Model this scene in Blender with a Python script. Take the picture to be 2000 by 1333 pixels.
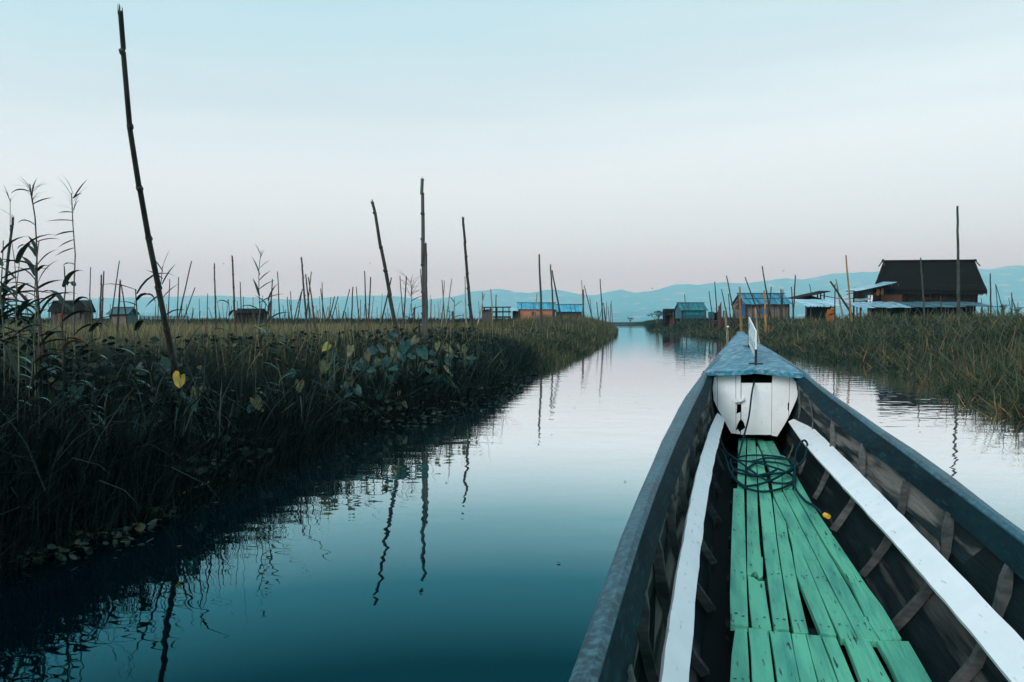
import bpy, math, random
import numpy as np
from mathutils import Vector

for o in list(bpy.data.objects):
    bpy.data.objects.remove(o)
S = bpy.context.scene
COL = S.collection
R = math.radians

# ------------------------------------------------------------------ camera
F, CX, CY, HY, EYE = 1450.0, 1000.0, 666.5, 628.0, 1.2       # photo is 2000 x 1333
PITCH = math.atan((CY - HY) / F)
cam = bpy.data.cameras.new('camera')
cam.lens = 36.0 * F / 2000.0
cam.sensor_width = 36.0
cam.clip_start, cam.clip_end = 0.05, 60000
co = bpy.data.objects.new('camera', cam)
co.location = (0, 0, EYE)
co.rotation_euler = (R(90) - PITCH, 0, 0)
COL.objects.link(co)
S.camera = co

# ------------------------------------------------------------------ sky, sun, exposure
SUN_AZ, SUN_EL = R(-140), R(33)            # low soft light from behind the left shoulder
world = bpy.data.worlds.new('World')
S.world = world
world.use_nodes = True
nt = world.node_tree
nt.nodes.clear()
def wn(t, **k):
    n = nt.nodes.new(t)
    for a, b in k.items():
        setattr(n, a, b)
    return n
w_out = wn('ShaderNodeOutputWorld')
w_bg = wn('ShaderNodeBackground')
w_sky = wn('ShaderNodeTexSky', sky_type='NISHITA', sun_disc=False)
w_sky.sun_elevation = R(5)
w_sky.sun_rotation = SUN_AZ
w_sky.air_density, w_sky.dust_density, w_sky.ozone_density = 1.0, 2.0, 3.0
w_tc = wn('ShaderNodeTexCoord')
w_sep = wn('ShaderNodeSeparateXYZ')
w_ramp = wn('ShaderNodeValToRGB')
w_noise = wn('ShaderNodeTexNoise')
w_map = wn('ShaderNodeMapping')
w_mix = wn('ShaderNodeMix', data_type='RGBA')
w_mul = wn('ShaderNodeVectorMath', operation='SCALE')
w_side = wn('ShaderNodeMath', operation='MULTIPLY_ADD')
el = w_ramp.color_ramp.elements
SKY = [(0.0, (.76, 1.16, 1.26)), (.045, (.79, 1.20, 1.31)), (.10, (.83, 1.24, 1.35)), (.19, (.87, 1.14, 1.20)),
       (.30, (.66, .86, .92)), (.42, (.50, .77, .86)), (.65, (.40, .66, .80)), (1.0, (.34, .59, .74))]
el[0].position, el[0].color = SKY[0][0], SKY[0][1] + (1,)
el[1].position, el[1].color = SKY[-1][0], SKY[-1][1] + (1,)
for p_, c_ in SKY[1:-1]:
    e = el.new(p_)
    e.color = c_ + (1,)
nt.links.new(w_tc.outputs['Generated'], w_sep.inputs[0])
# a trace of streaky high cloud shifts the gradient
w_map.inputs['Scale'].default_value = (1.6, 1.6, 14)
w_noise.inputs['Scale'].default_value = 2.2
w_noise.inputs['Detail'].default_value = 4
nt.links.new(w_tc.outputs['Generated'], w_map.inputs[0])
nt.links.new(w_map.outputs[0], w_noise.inputs['Vector'])
w_off = wn('ShaderNodeMath', operation='MULTIPLY_ADD')
w_off.inputs[1].default_value = .06
w_off.inputs[2].default_value = -.03
nt.links.new(w_noise.outputs[0], w_off.inputs[0])
# brighter to the east (+X), slowly
w_side.inputs[1].default_value = -.07
nt.links.new(w_sep.outputs['X'], w_side.inputs[0])
nt.links.new(w_off.outputs[0], w_side.inputs[2])
w_add = wn('ShaderNodeMath', operation='ADD')
w_sc = wn('ShaderNodeMath', operation='MULTIPLY')
nt.links.new(w_side.outputs[0], w_sc.inputs[0])
nt.links.new(w_sep.outputs['Z'], w_sc.inputs[1])
w_sc2 = wn('ShaderNodeMath', operation='MULTIPLY')
w_sc2.inputs[1].default_value = 4.0
nt.links.new(w_sc.outputs[0], w_sc2.inputs[0])
nt.links.new(w_sep.outputs['Z'], w_add.inputs[0])
nt.links.new(w_sc2.outputs[0], w_add.inputs[1])
nt.links.new(w_add.outputs[0], w_ramp.inputs[0])
w_mul.inputs['Scale'].default_value = .10
nt.links.new(w_sky.outputs[0], w_mul.inputs[0])
w_mix.inputs['Factor'].default_value = .90
nt.links.new(w_mul.outputs[0], w_mix.inputs['A'])
nt.links.new(w_ramp.outputs[0], w_mix.inputs['B'])
nt.links.new(w_mix.outputs['Result'], w_bg.inputs['Color'])
w_bg.inputs['Strength'].default_value = 1.0
nt.links.new(w_bg.outputs[0], w_out.inputs[0])

sun = bpy.data.lights.new('sun', 'SUN')
sun.energy = 2.0
sun.angle = R(32)
sun.color = (1.0, .95, .92)
so = bpy.data.objects.new('sun', sun)
so.rotation_euler = Vector((-math.sin(SUN_AZ) * math.cos(SUN_EL), -math.cos(SUN_AZ) * math.cos(SUN_EL), -math.sin(SUN_EL))).to_track_quat('-Z', 'Y').to_euler()
COL.objects.link(so)

S.view_settings.view_transform = 'Standard'
S.view_settings.look = 'None'
S.view_settings.exposure = 0.2
S.view_settings.gamma = 1.0
S.render.engine = 'CYCLES'
S.cycles.use_denoising = True
S.cycles.max_bounces = 8
S.cycles.diffuse_bounces = 2
S.cycles.glossy_bounces = 3
S.cycles.transmission_bounces = 2
S.cycles.transparent_max_bounces = 4
S.cycles.volume_bounces = 3
S.cycles.sample_clamp_indirect = 3
S.cycles.use_adaptive_sampling = True
S.cycles.adaptive_threshold = 0.01

# ------------------------------------------------------------------ survey helpers (photo pixel -> place)
cp, sp_ = math.cos(PITCH), math.sin(PITCH)
def ray(x, y):
    a, b = (x - CX) / F, -(y - CY) / F
    return Vector((a, cp + b * sp_, -sp_ + b * cp))
def at_z(x, y, z):
    r = ray(x, y)
    t = (z - EYE) / r.z
    return Vector((r.x * t, r.y * t, z))
def at_d(x, y, d):
    r = ray(x, y)
    t = d / r.y
    return Vector((r.x * t, d, EYE + r.z * t))
TH = math.atan((1402 - CX) / F)            # heading of the boat
sT, cT = math.sin(TH), math.cos(TH)
def B(u, v, z):
    return Vector((u * sT + v * cT, u * cT - v * sT, z))
def UV(p):
    return p.x * sT + p.y * cT, p.x * cT - p.y * sT
def at_u(x, y, u):
    r = ray(x, y)
    t = u / (r.x * sT + r.y * cT)
    return Vector((r.x * t, r.y * t, EYE + r.z * t))
def proj(p):
    Z = p.z - EYE
    d = p.y * cp - Z * sp_
    return CX + F * p.x / d, CY - F * (p.y * sp_ + Z * cp) / d

# ------------------------------------------------------------------ materials
def mat(name, base, rough=.6, spec=.3, var=None, scale=(3, 3, 3), nscale=4.0, detail=4, lo=.4, hi=.62, bump=0.0, bscale=None,
        rnd=0.0, rot=0.0, var2=None, lo2=.6, hi2=.7, n2=25.0, scale2=None, metallic=0.0):
    m = bpy.data.materials.new(name)
    m.use_nodes = True
    t = m.node_tree
    N, Lk = t.nodes, t.links
    b = N['Principled BSDF']
    b.inputs['Roughness'].default_value = rough
    b.inputs['Specular IOR Level'].default_value = spec
    b.inputs['Metallic'].default_value = metallic
    b.inputs['Base Color'].default_value = tuple(base) + (1,)
    tc = N.new('ShaderNodeTexCoord')
    r0 = N.new('ShaderNodeMapping')
    r0.inputs['Rotation'].default_value = (0, 0, rot)
    Lk.new(tc.outputs['Object'], r0.inputs[0])
    mp = N.new('ShaderNodeMapping')
    mp.inputs['Scale'].default_value = scale
    Lk.new(r0.outputs[0], mp.inputs[0])
    ns = N.new('ShaderNodeTexNoise')
    ns.inputs['Scale'].default_value = nscale
    ns.inputs['Detail'].default_value = detail
    oi = N.new('ShaderNodeObjectInfo')
    Lk.new(mp.outputs[0], ns.inputs['Vector'])
    out = None
    if var is not None:
        rp = N.new('ShaderNodeValToRGB')
        rp.color_ramp.elements[0].position, rp.color_ramp.elements[0].color = lo, tuple(base) + (1,)
        rp.color_ramp.elements[1].position, rp.color_ramp.elements[1].color = hi, tuple(var) + (1,)
        Lk.new(ns.outputs[0], rp.inputs[0])
        out = rp.outputs[0]
    if var2 is not None:
        mp2 = N.new('ShaderNodeMapping')
        mp2.inputs['Scale'].default_value = scale2 or scale
        Lk.new(r0.outputs[0], mp2.inputs[0])
        n2_ = N.new('ShaderNodeTexNoise')
        n2_.inputs['Scale'].default_value = n2
        n2_.inputs['Detail'].default_value = 5
        Lk.new(mp2.outputs[0], n2_.inputs['Vector'])
        rp2 = N.new('ShaderNodeMapRange')
        rp2.inputs[1].default_value, rp2.inputs[2].default_value = lo2, hi2
        Lk.new(n2_.outputs[0], rp2.inputs[0])
        mx = N.new('ShaderNodeMix')
        mx.data_type = 'RGBA'
        Lk.new(rp2.outputs[0], mx.inputs['Factor'])
        if out:
            Lk.new(out, mx.inputs['A'])
        else:
            mx.inputs['A'].default_value = tuple(base) + (1,)
        mx.inputs['B'].default_value = tuple(var2) + (1,)
        out = mx.outputs['Result']
    if rnd and out:
        h = N.new('ShaderNodeHueSaturation')
        mr = N.new('ShaderNodeMapRange')
        mr.inputs[3].default_value, mr.inputs[4].default_value = 1 - rnd, 1 + rnd
        Lk.new(oi.outputs['Random'], mr.inputs[0])
        Lk.new(mr.outputs[0], h.inputs['Value'])
        Lk.new(out, h.inputs['Color'])
        out = h.outputs[0]
    if out:
        Lk.new(out, b.inputs['Base Color'])
    if bump:
        bm_ = N.new('ShaderNodeBump')
        bm_.inputs['Strength'].default_value = bump
        bm_.inputs['Distance'].default_value = .01
        if bscale:
            mp3 = N.new('ShaderNodeMapping')
            mp3.inputs['Scale'].default_value = bscale
            Lk.new(r0.outputs[0], mp3.inputs[0])
            n3 = N.new('ShaderNodeTexNoise')
            n3.inputs['Scale'].default_value = 1
            n3.inputs['Detail'].default_value = 6
            Lk.new(mp3.outputs[0], n3.inputs['Vector'])
            Lk.new(n3.outputs[0], bm_.inputs['Height'])
        else:
            Lk.new(ns.outputs[0], bm_.inputs['Height'])
        Lk.new(bm_.outputs[0], b.inputs['Normal'])
    return m

def grass_mat(name, stops, rough=.65, spec=.2, trans=.25):
    """colour by the tint attribute (0 dark green .. 1 dry straw), which also carries painted bank shade"""
    m = bpy.data.materials.new(name)
    m.use_nodes = True
    t = m.node_tree
    N, Lk = t.nodes, t.links
    b = N['Principled BSDF']
    b.inputs['Roughness'].default_value = rough
    b.inputs['Specular IOR Level'].default_value = spec
    at = N.new('ShaderNodeAttribute')
    at.attribute_name = 'tint'
    rp = N.new('ShaderNodeValToRGB')
    e = rp.color_ramp.elements
    e[0].position, e[0].color = stops[0][0], stops[0][1] + (1,)
    e[1].position, e[1].color = stops[-1][0], stops[-1][1] + (1,)
    for p, c in stops[1:-1]:
        q = e.new(p)
        q.color = c + (1,)
    Lk.new(at.outputs['Fac'], rp.inputs[0])
    Lk.new(rp.outputs[0], b.inputs['Base Color'])
    if trans:
        tr = N.new('ShaderNodeBsdfTranslucent')
        Lk.new(rp.outputs[0], tr.inputs[0])
        ms = N.new('ShaderNodeMixShader')
        ms.inputs[0].default_value = trans
        Lk.new(b.outputs[0], ms.inputs[1])
        Lk.new(tr.outputs[0], ms.inputs[2])
        Lk.new(ms.outputs[0], N['Material Output'].inputs[0])
    return m

M = {}
BR = -(math.pi / 2 - TH)                   # turns object X onto the boat's length
M['plank'] = mat('green_paint', (.105, .45, .29), .55, .2, var=(.040, .25, .19), scale=(1, 7, 7), nscale=2.6, lo=.42, hi=.72, bump=.6, bscale=(6, 90, 90),
                 rnd=.09, rot=BR, var2=(.018, .04, .038), lo2=.635, hi2=.70, n2=8, scale2=(1.2, 9, 9))
M['white'] = mat('white_paint', (.80, .81, .82), .5, .35, var=(.74, .765, .78), nscale=3, bump=.12, bscale=(12, 40, 40), rot=BR,
                 var2=(.38, .40, .41), lo2=.645, hi2=.75, n2=16, scale2=(1.0, 4, 4))
M['deck'] = mat('blue_sheet_metal', (.022, .18, .26), .5, .25, var=(.014, .11, .17), scale=(1.2, 3, 3), nscale=2.0, rot=BR + .5, lo=.35, hi=.65,
                var2=(.26, .42, .48), lo2=.47, hi2=.74, n2=6, scale2=(1.2, 4.5, 4.5), bump=.5, bscale=(7, 30, 30))
M['cap'] = mat('blue_rail_metal', (.006, .080, .115), .45, .18, var=(.0035, .036, .052), scale=(1, 2, 2), nscale=3, rot=BR, lo=.35, hi=.65,
                var2=(.07, .17, .21), lo2=.44, hi2=.82, n2=55, scale2=(1, 1, 1), bump=.08, bscale=(40, 40, 40))
M['gunwale'] = mat('dark_teal_metal', (.0035, .022, .029), .65, .05, var=(.002, .013, .019), scale=(1, 4, 4), nscale=3, rot=BR,
                   var2=(.010, .045, .058), lo2=.56, hi2=.72, n2=9, scale2=(1.3, 7, 7), bump=.3, bscale=(14, 30, 30))
M['hull'] = mat('tarred_wood', (.003, .009, .011), .7, .08, var=(.006, .015, .018), scale=(1, 8, 8), nscale=3, rot=BR,
                var2=(.07, .07, .066), lo2=.56, hi2=.68, n2=2.2, scale2=(.5, 7, 7), bump=.5, bscale=(6, 80, 80))
M['rib'] = mat('grey_wood', (.060, .072, .076), .75, .1, var=(.11, .115, .112), scale=(3, 3, 10), nscale=5, bump=.5, bscale=(30, 30, 30), rnd=.25)
M['worn'] = mat('worn_grey_wood', (.008, .016, .019), .7, .12, var=(.012, .024, .028), scale=(1, 8, 8), nscale=3, rot=BR,
                var2=(.17, .16, .145), lo2=.45, hi2=.60, n2=2.4, scale2=(.8, 7, 9), bump=.6, bscale=(6, 110, 110))
M['dark'] = mat('dark_bilge', (.006, .01, .012), .8, .1)
M['rope'] = mat('teal_rope', (.005, .030, .040), .85, .08, var=(.010, .052, .066), nscale=60, bump=.8, bscale=(160, 160, 160))
M['yellow'] = mat('yellow_tape', (.75, .42, .03), .5, .3)
M['black'] = mat('black_iron', (.012, .013, .014), .5, .4)
M['sign'] = mat('sign_white', (.72, .75, .77), .4, .3, var=(.66, .70, .72), nscale=5)
M['red'] = mat('sign_red', (.25, .03, .04), .5, .3)
M['sgreen'] = mat('sign_green', (.38, .52, .50), .5, .3)
M['sgrey'] = mat('sign_grey', (.25, .28, .29), .5, .3)
M['bamboo'] = mat('weathered_bamboo', (.020, .020, .018), .6, .2, var=(.042, .038, .030), scale=(6, 6, 1.2), nscale=2, lo=.4, hi=.65, rnd=.35)
M['bamboo_grey'] = mat('grey_green_bamboo', (.060, .064, .056), .55, .2, var=(.030, .031, .028), scale=(5, 5, 1.5), nscale=2, rnd=.2)
M['bamboo_orange'] = mat('orange_yellow_bamboo', (.34, .17, .05), .5, .3, var=(.16, .085, .04), scale=(5, 5, 1.5), nscale=2, rnd=.2)  # orange-yellow bamboo, also used for dry stalks
M['bamboo_pale'] = mat('pale_bamboo', (.30, .25, .18), .55, .3, var=(.16, .13, .10), scale=(5, 5, 1.5), nscale=2, rnd=.2)
M['bamboo_red'] = mat('red_brown_bamboo', (.085, .032, .022), .6, .2, var=(.035, .022, .020), scale=(5, 5, 1.5), nscale=2, rnd=.2)
M['soil'] = mat('wet_soil', (.012, .016, .012), .9, .1, var=(.03, .032, .02), nscale=1.5)
M['thatch'] = mat('old_thatch', (.008, .0075, .0075), .95, .03, var=(.015, .0125, .0115), scale=(6, 1.5, 1), nscale=4, bump=.9, bscale=(60, 6, 6))
M['thatch_edge'] = mat('thatch_fringe', (.034, .029, .026), .95, .03, var=(.016, .014, .013), nscale=8)
M['house_wall'] = mat('dark_plank_wall', (.020, .013, .011), .85, .05, var=(.042, .023, .017), scale=(7, 7, .6), nscale=2.0)
M['house_panel'] = mat('red_brown_board', (.11, .038, .022), .7, .2, var=(.07, .03, .02), nscale=4)
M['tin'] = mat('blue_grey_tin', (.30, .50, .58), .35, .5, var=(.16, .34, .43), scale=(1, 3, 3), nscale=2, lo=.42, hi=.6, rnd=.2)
M['tin_dark'] = mat('darker_blue_tin', (.06, .15, .19), .45, .4, var=(.03, .08, .10), scale=(1, 3, 3), nscale=2, rnd=.2)  # darker blue sheets for the right part of the awning
M['roof_blue'] = mat('blue_roof_sheet', (.035, .24, .34), .45, .4, var=(.02, .15, .24), scale=(5, 1, 1), nscale=1.6, lo=.35, hi=.65, rnd=.25)
M['roof_bright'] = mat('bright_blue_roof_sheet', (.06, .36, .48), .45, .4, var=(.03, .22, .33), scale=(4, 1, 2), nscale=1.6, lo=.35, hi=.65, rnd=.2)
M['roof_green'] = mat('green_blue_roof_sheet', (.02, .17, .20), .5, .3, var=(.012, .09, .11), scale=(4, 1, 2), nscale=1.6, rnd=.25)
M['roof_slate'] = mat('dark_slate_roof', (.02, .06, .075), .55, .3, var=(.035, .085, .10), nscale=3, rnd=.15)
M['mat_orange'] = mat('orange_bamboo_matting', (.46, .185, .115), .75, .15, var=(.33, .14, .09), scale=(3, 3, 3), nscale=3, rnd=.06, var2=(.20, .08, .06), lo2=.6, hi2=.7, n2=5, scale2=(2, 2, 3))
M['mat_grey'] = mat('grey_bamboo_matting', (.20, .155, .13), .8, .15, var=(.12, .09, .08), scale=(6, 6, 1), nscale=2, rnd=.12)
M['mat_dim'] = mat('dim_bamboo_matting', (.085, .065, .058), .8, .15, var=(.045, .035, .035), scale=(5, 5, 1), nscale=2, rnd=.15)
M['mat_dark'] = mat('dark_plank', (.009, .009, .010), .85, .05, var=(.018, .015, .015), scale=(6, 6, 1), nscale=2)
M['teal_board'] = mat('teal_board', (.02, .12, .15), .6, .2, var=(.012, .07, .09), nscale=3, rnd=.2)
M['blue'] = mat('blue_sheet', (.012, .10, .27), .5, .3, var=(.01, .07, .2), nscale=3)
M['window_dark'] = mat('dark_window', (.03, .035, .04), .3, .5)
M['orange'] = mat('orange_cloth', (.28, .11, .02), .7, .2, var=(.22, .07, .02), nscale=6)
M['buoy'] = mat('orange_white_plastic', (.75, .33, .10), .4, .4, var=(.8, .7, .6), nscale=2, lo=.5, hi=.55)
M['cloth_white'] = mat('white_cloth', (.7, .72, .74), .8, .1)
M['cloth_dark'] = mat('dark_cloth', (.03, .05, .06), .8, .1)
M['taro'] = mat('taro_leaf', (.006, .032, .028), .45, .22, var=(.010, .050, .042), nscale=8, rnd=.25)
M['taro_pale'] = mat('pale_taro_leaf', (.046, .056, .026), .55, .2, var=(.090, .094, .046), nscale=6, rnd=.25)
M['taro_yellow'] = mat('yellow_taro_leaf', (.40, .24, .02), .5, .25, var=(.20, .16, .04), scale=(3, 3, 3), nscale=5, lo=.45, hi=.7)
M['taro_olive'] = mat('yellowing_taro_leaf', (.30, .24, .04), .5, .3, var=(.14, .15, .05), nscale=5)
M['taro_stem'] = mat('taro_stem', (.03, .06, .035), .5, .3)
M['reed'] = mat('reed_leaf', (.016, .032, .024), .5, .25, var=(.030, .045, .026), nscale=4, rnd=.3)
M['reed_light'] = mat('pale_reed_leaf', (.09, .20, .16), .4, .5, var=(.06, .12, .09), nscale=4, rnd=.25)
M['reed_dry'] = mat('dry_reed_leaf', (.16, .065, .03), .7, .2, var=(.09, .06, .035), nscale=4, rnd=.3)
M['reed_stem'] = mat('reed_stem', (.075, .085, .05), .5, .3, var=(.05, .06, .04), nscale=5, rnd=.25)
M['reed_brown'] = mat('brown_reed_stem', (.07, .045, .032), .6, .2, var=(.04, .03, .025), nscale=5, rnd=.25)
M['plume'] = mat('reed_plume', (.03, .026, .02), .8, .1)
M['weed'] = mat('water_weed_leaf', (.012, .028, .022), .45, .25, var=(.022, .040, .028), nscale=6, rnd=.4)
M['weed_pale'] = mat('pale_water_weed_leaf', (.040, .048, .022), .55, .2, var=(.065, .055, .026), nscale=6, rnd=.3)
M['banana'] = mat('broad_leaf', (.03, .09, .06), .45, .4, var=(.05, .11, .06), nscale=4, rnd=.2)
M['bird'] = mat('bird', (.03, .03, .035), .8, .1)
M['straw_stick'] = mat('dry_stalk', (.30, .24, .10), .6, .2, var=(.2, .17, .08), nscale=4)

# ------------------------------------------------------------------ mesh helpers
def obj(name, verts, faces, m, parent=None, loc=None, smooth=False):
    """one mesh object; verts are world points, stored relative to loc (or to the parent)"""
    base = Vector(loc) if loc is not None else (parent.matrix_basis.translation + (parent.parent.matrix_basis.translation if parent.parent else Vector()) if parent else Vector())
    me = bpy.data.meshes.new(name)
    me.from_pydata([tuple(Vector(v) - base) for v in verts], [], faces)
    if smooth:
        me.polygons.foreach_set('use_smooth', [True] * len(me.polygons))
    me.materials.append(m)
    o = bpy.data.objects.new(name, me)
    if parent:
        o.parent = parent
    else:
        o.location = base
    COL.objects.link(o)
    return o
def tag(o, label=None, cat=None, group=None, kind=None):
    for k, v in (('label', label), ('category', cat), ('group', group), ('kind', kind)):
        if v:
            o[k] = v
    return o
def empty(name, loc, label, cat, group=None):
    o = bpy.data.objects.new(name, None)
    o.location = loc
    o.empty_display_size = .1
    COL.objects.link(o)
    return tag(o, label, cat, group)

class MB:
    def __init__(s):
        s.v, s.f = [], []
    def add(s, v, f):
        n = len(s.v)
        s.v += [Vector(p) for p in v]
        s.f += [tuple(i + n for i in q) for q in f]
        return s
    def box(s, a, b):
        x0, y0, z0 = a
        x1, y1, z1 = b
        return s.add([(x0, y0, z0), (x1, y0, z0), (x1, y1, z0), (x0, y1, z0), (x0, y0, z1), (x1, y0, z1), (x1, y1, z1), (x0, y1, z1)],
                     [(0, 3, 2, 1), (4, 5, 6, 7), (0, 1, 5, 4), (1, 2, 6, 5), (2, 3, 7, 6), (3, 0, 4, 7)])
    def tube(s, pts, rad, n=6, cap=True):
        pts = [Vector(p) for p in pts]
        if not hasattr(rad, '__len__'):
            rad = [rad] * len(pts)
        v, f = [], []
        ref = None
        for i, p in enumerate(pts):
            d = (pts[min(i + 1, len(pts) - 1)] - pts[max(i - 1, 0)])
            if d.length < 1e-9:
                d = Vector((0, 0, 1))
            d.normalize()
            if ref is None:
                ref = Vector((1, 0, 0)) if abs(d.x) < .8 else Vector((0, 1, 0))
            a = (ref - d * ref.dot(d)).normalized()
            ref = a
            b = d.cross(a)
            for k in range(n):
                t = 2 * math.pi * k / n
                v.append(p + (a * math.cos(t) + b * math.sin(t)) * rad[i])
        for i in range(len(pts) - 1):
            for k in range(n):
                f.append((i * n + k, i * n + (k + 1) % n, (i + 1) * n + (k + 1) % n, (i + 1) * n + k))
        if cap:
            f.append(tuple(range(n - 1, -1, -1)))
            f.append(tuple((len(pts) - 1) * n + k for k in range(n)))
        return s.add(v, f)
    def prism(s, poly, d):
        """closed polygon of world points pushed along d"""
        n = len(poly)
        d = Vector(d)
        return s.add([Vector(p) for p in poly] + [Vector(p) + d for p in poly],
                     [tuple(range(n)), tuple(range(2 * n - 1, n - 1, -1))] + [(i, i + n, (i + 1) % n + n, (i + 1) % n) for i in range(n)])
    def loft(s, rows, close=False):
        n = len(rows[0])
        v = [p for r in rows for p in r]
        f = []
        for i in range(len(rows) - 1):
            for k in range(n if close else n - 1):
                f.append((i * n + k, i * n + (k + 1) % n, (i + 1) * n + (k + 1) % n, (i + 1) * n + k))
        if close:
            f.append(tuple(range(n - 1, -1, -1)))
            f.append(tuple((len(rows) - 1) * n + k for k in range(n)))
        return s.add(v, f)
    def done(s, name, m, parent=None, loc=None, smooth=False):
        return obj(name, s.v, s.f, m, parent, loc, smooth)

def interp(x, xs, ys):
    return float(np.interp(x, xs, ys))

# ------------------------------------------------------------------ shorelines
LY = [-40, 0, 3.7, 4.55, 5.3, 6.4, 7.8, 9.3, 10.7, 12.2, 14.9, 19.3, 26, 39.5, 64, 90, 99, 106, 115, 140, 200, 400]
LX = [-5, -3.2, -2.6, -2.3, -2.2, -1.95, -1.75, -1.3, -.75, -.35, -.1, .55, 2.0, 4.3, 8.4, 12.2, 12.8, 11, 8, 6, 2, -30]
RY = [-40, 0, 5, 7.5, 8.8, 9.8, 11.1, 12.7, 15.5, 20.7, 24.2, 28, 34.8, 51, 64, 90, 124, 193, 260, 400]
RX = [6.0, 5.6, 5.7, 6.15, 6.5, 6.75, 7.1, 7.65, 8.7, 10.1, 10.1, 10.6, 11.6, 14.3, 15.2, 17.6, 23, 35, 46, 60]
def XL(y): return np.interp(y, LY, LX)
def XR(y): return np.interp(y, RY, RX)
def zL(inside):                                        # ground height by metres from the shore
    return np.interp(inside, [-.5, 0, .4, 1.5, 6], [-.4, -.06, .06, .12, .16])
def zR(inside):
    return np.interp(inside, [-.5, 0, .5, 2, 5, 9], [-.4, -.05, .14, .52, .86, .98])

def mound(x, y):
    v = np.zeros_like(np.asarray(x, float))
    for a, b, p, k in ((.9, .35, .3, 1), (-.5, .8, 1.9, .8), (1.3, -.7, 4.0, .6), (.25, 1.5, 5.2, .5)):
        v = v + k * np.sin((x * a + y * b) * .75 + p)
    return .15 * v
def land(name, side):
    ys = np.concatenate([np.linspace(-40, 0, 9), np.geomspace(1, 401, 70) - 1 + .5])
    ins = [-.6, -.2, 0, .2, .5, 1, 2, 3.5, 5, 8, 14, 30, 80, 200, 420]
    rows = []
    rg = random.Random(3)
    for y in ys:
        row = []
        for d in ins:
            x = XL(y) - d if side < 0 else XR(y) + d
            z = float(zL(d) if side < 0 else zR(d) + (mound(x, y) * min(d / 2.5, 1) if d > 0 else 0)) + (rg.uniform(-.03, .03) if d > .3 else 0)
            row.append(Vector((x, y, z)))
        rows.append(row)
    mb = MB().loft(rows)
    return tag(mb.done(name, M['soil'], loc=(0, 0, 0), smooth=True), kind='structure')
land('left_bank', -1)
land('right_bank', 1)

# ------------------------------------------------------------------ water
def make_water():
    xs = np.linspace(-12000, 12000, 2)
    me_v = [(-14000, -60, 0), (14000, -60, 0), (14000, 14000, 0), (-14000, 14000, 0)]
    o = obj('water', me_v, [(0, 1, 2, 3)], None or M['black'], loc=(0, 0, 0))
    m = bpy.data.materials.new('lake_water')
    m.use_nodes = True
    t = m.node_tree
    N, Lk = t.nodes, t.links
    N.clear()
    out = N.new('ShaderNodeOutputMaterial')
    dif = N.new('ShaderNodeBsdfDiffuse')
    dif.inputs[0].default_value = (.0002, .0022, .0036, 1)
    gl = N.new('ShaderNodeBsdfGlossy')
    gl.inputs['Roughness'].default_value = .015
    geo = N.new('ShaderNodeNewGeometry')
    dot = N.new('ShaderNodeVectorMath')
    dot.operation = 'DOT_PRODUCT'
    Lk.new(geo.outputs['Incoming'], dot.inputs[0])
    dot.inputs[1].default_value = (0, 0, 1)
    refl = N.new('ShaderNodeValToRGB')          # reflectance by angle, set by hand: clear at grazing, dark teal looking down
    e = refl.color_ramp.elements
    e[0].position, e[0].color = 0.0, (.97, .975, .98, 1)
    e[1].position, e[1].color = 1.0, (.004, .014, .022, 1)
    for p, c in ((.13, (.97, .98, .985)), (.165, (.88, .92, .93)), (.205, (.60, .72, .75)), (.255, (.255, .44, .475)), (.33, (.050, .185, .22)), (.42, (.006, .050, .062))):
        q = e.new(p)
        q.color = c + (1,)
    Lk.new(dot.outputs['Value'], refl.inputs[0])
    Lk.new(refl.outputs[0], gl.inputs['Color'])
    add = N.new('ShaderNodeAddShader')
    Lk.new(dif.outputs[0], add.inputs[0])
    Lk.new(gl.outputs[0], add.inputs[1])
    # ripples: slow swell, wind wrinkles and a few patches of both
    tc = N.new('ShaderNodeTexCoord')
    def noise(scale, sc, detail=2):
        mp = N.new('ShaderNodeMapping')
        mp.inputs['Scale'].default_value = scale
        mp.inputs['Rotation'].default_value = (0, 0, .16)
        Lk.new(tc.outputs['Object'], mp.inputs[0])
        n = N.new('ShaderNodeTexNoise')
        n.inputs['Scale'].default_value = sc
        n.inputs['Detail'].default_value = detail
        Lk.new(mp.outputs[0], n.inputs['Vector'])
        return n.outputs[0]
    a = noise((.55, 1.0, 1), 3.2, 2)
    b = noise((.35, 1.0, 1), 9.0, 2)
    c = noise((.15, .35, 1), .5, 1)
    m1 = N.new('ShaderNodeMath'); m1.operation = 'MULTIPLY'
    Lk.new(b, m1.inputs[0]); Lk.new(c, m1.inputs[1])
    m2 = N.new('ShaderNodeMath'); m2.operation = 'MULTIPLY_ADD'
    Lk.new(m1.outputs[0], m2.inputs[0]); m2.inputs[1].default_value = .22; Lk.new(a, m2.inputs[2])
    bp = N.new('ShaderNodeBump')
    bp.inputs['Strength'].default_value = 1.0
    bp.inputs['Distance'].default_value = .0045
    Lk.new(m2.outputs[0], bp.inputs['Height'])
    Lk.new(bp.outputs[0], gl.inputs['Normal'])
    Lk.new(add.outputs[0], out.inputs[0])
    o.data.materials[0] = m
    return tag(o, kind='structure')
make_water()

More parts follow.
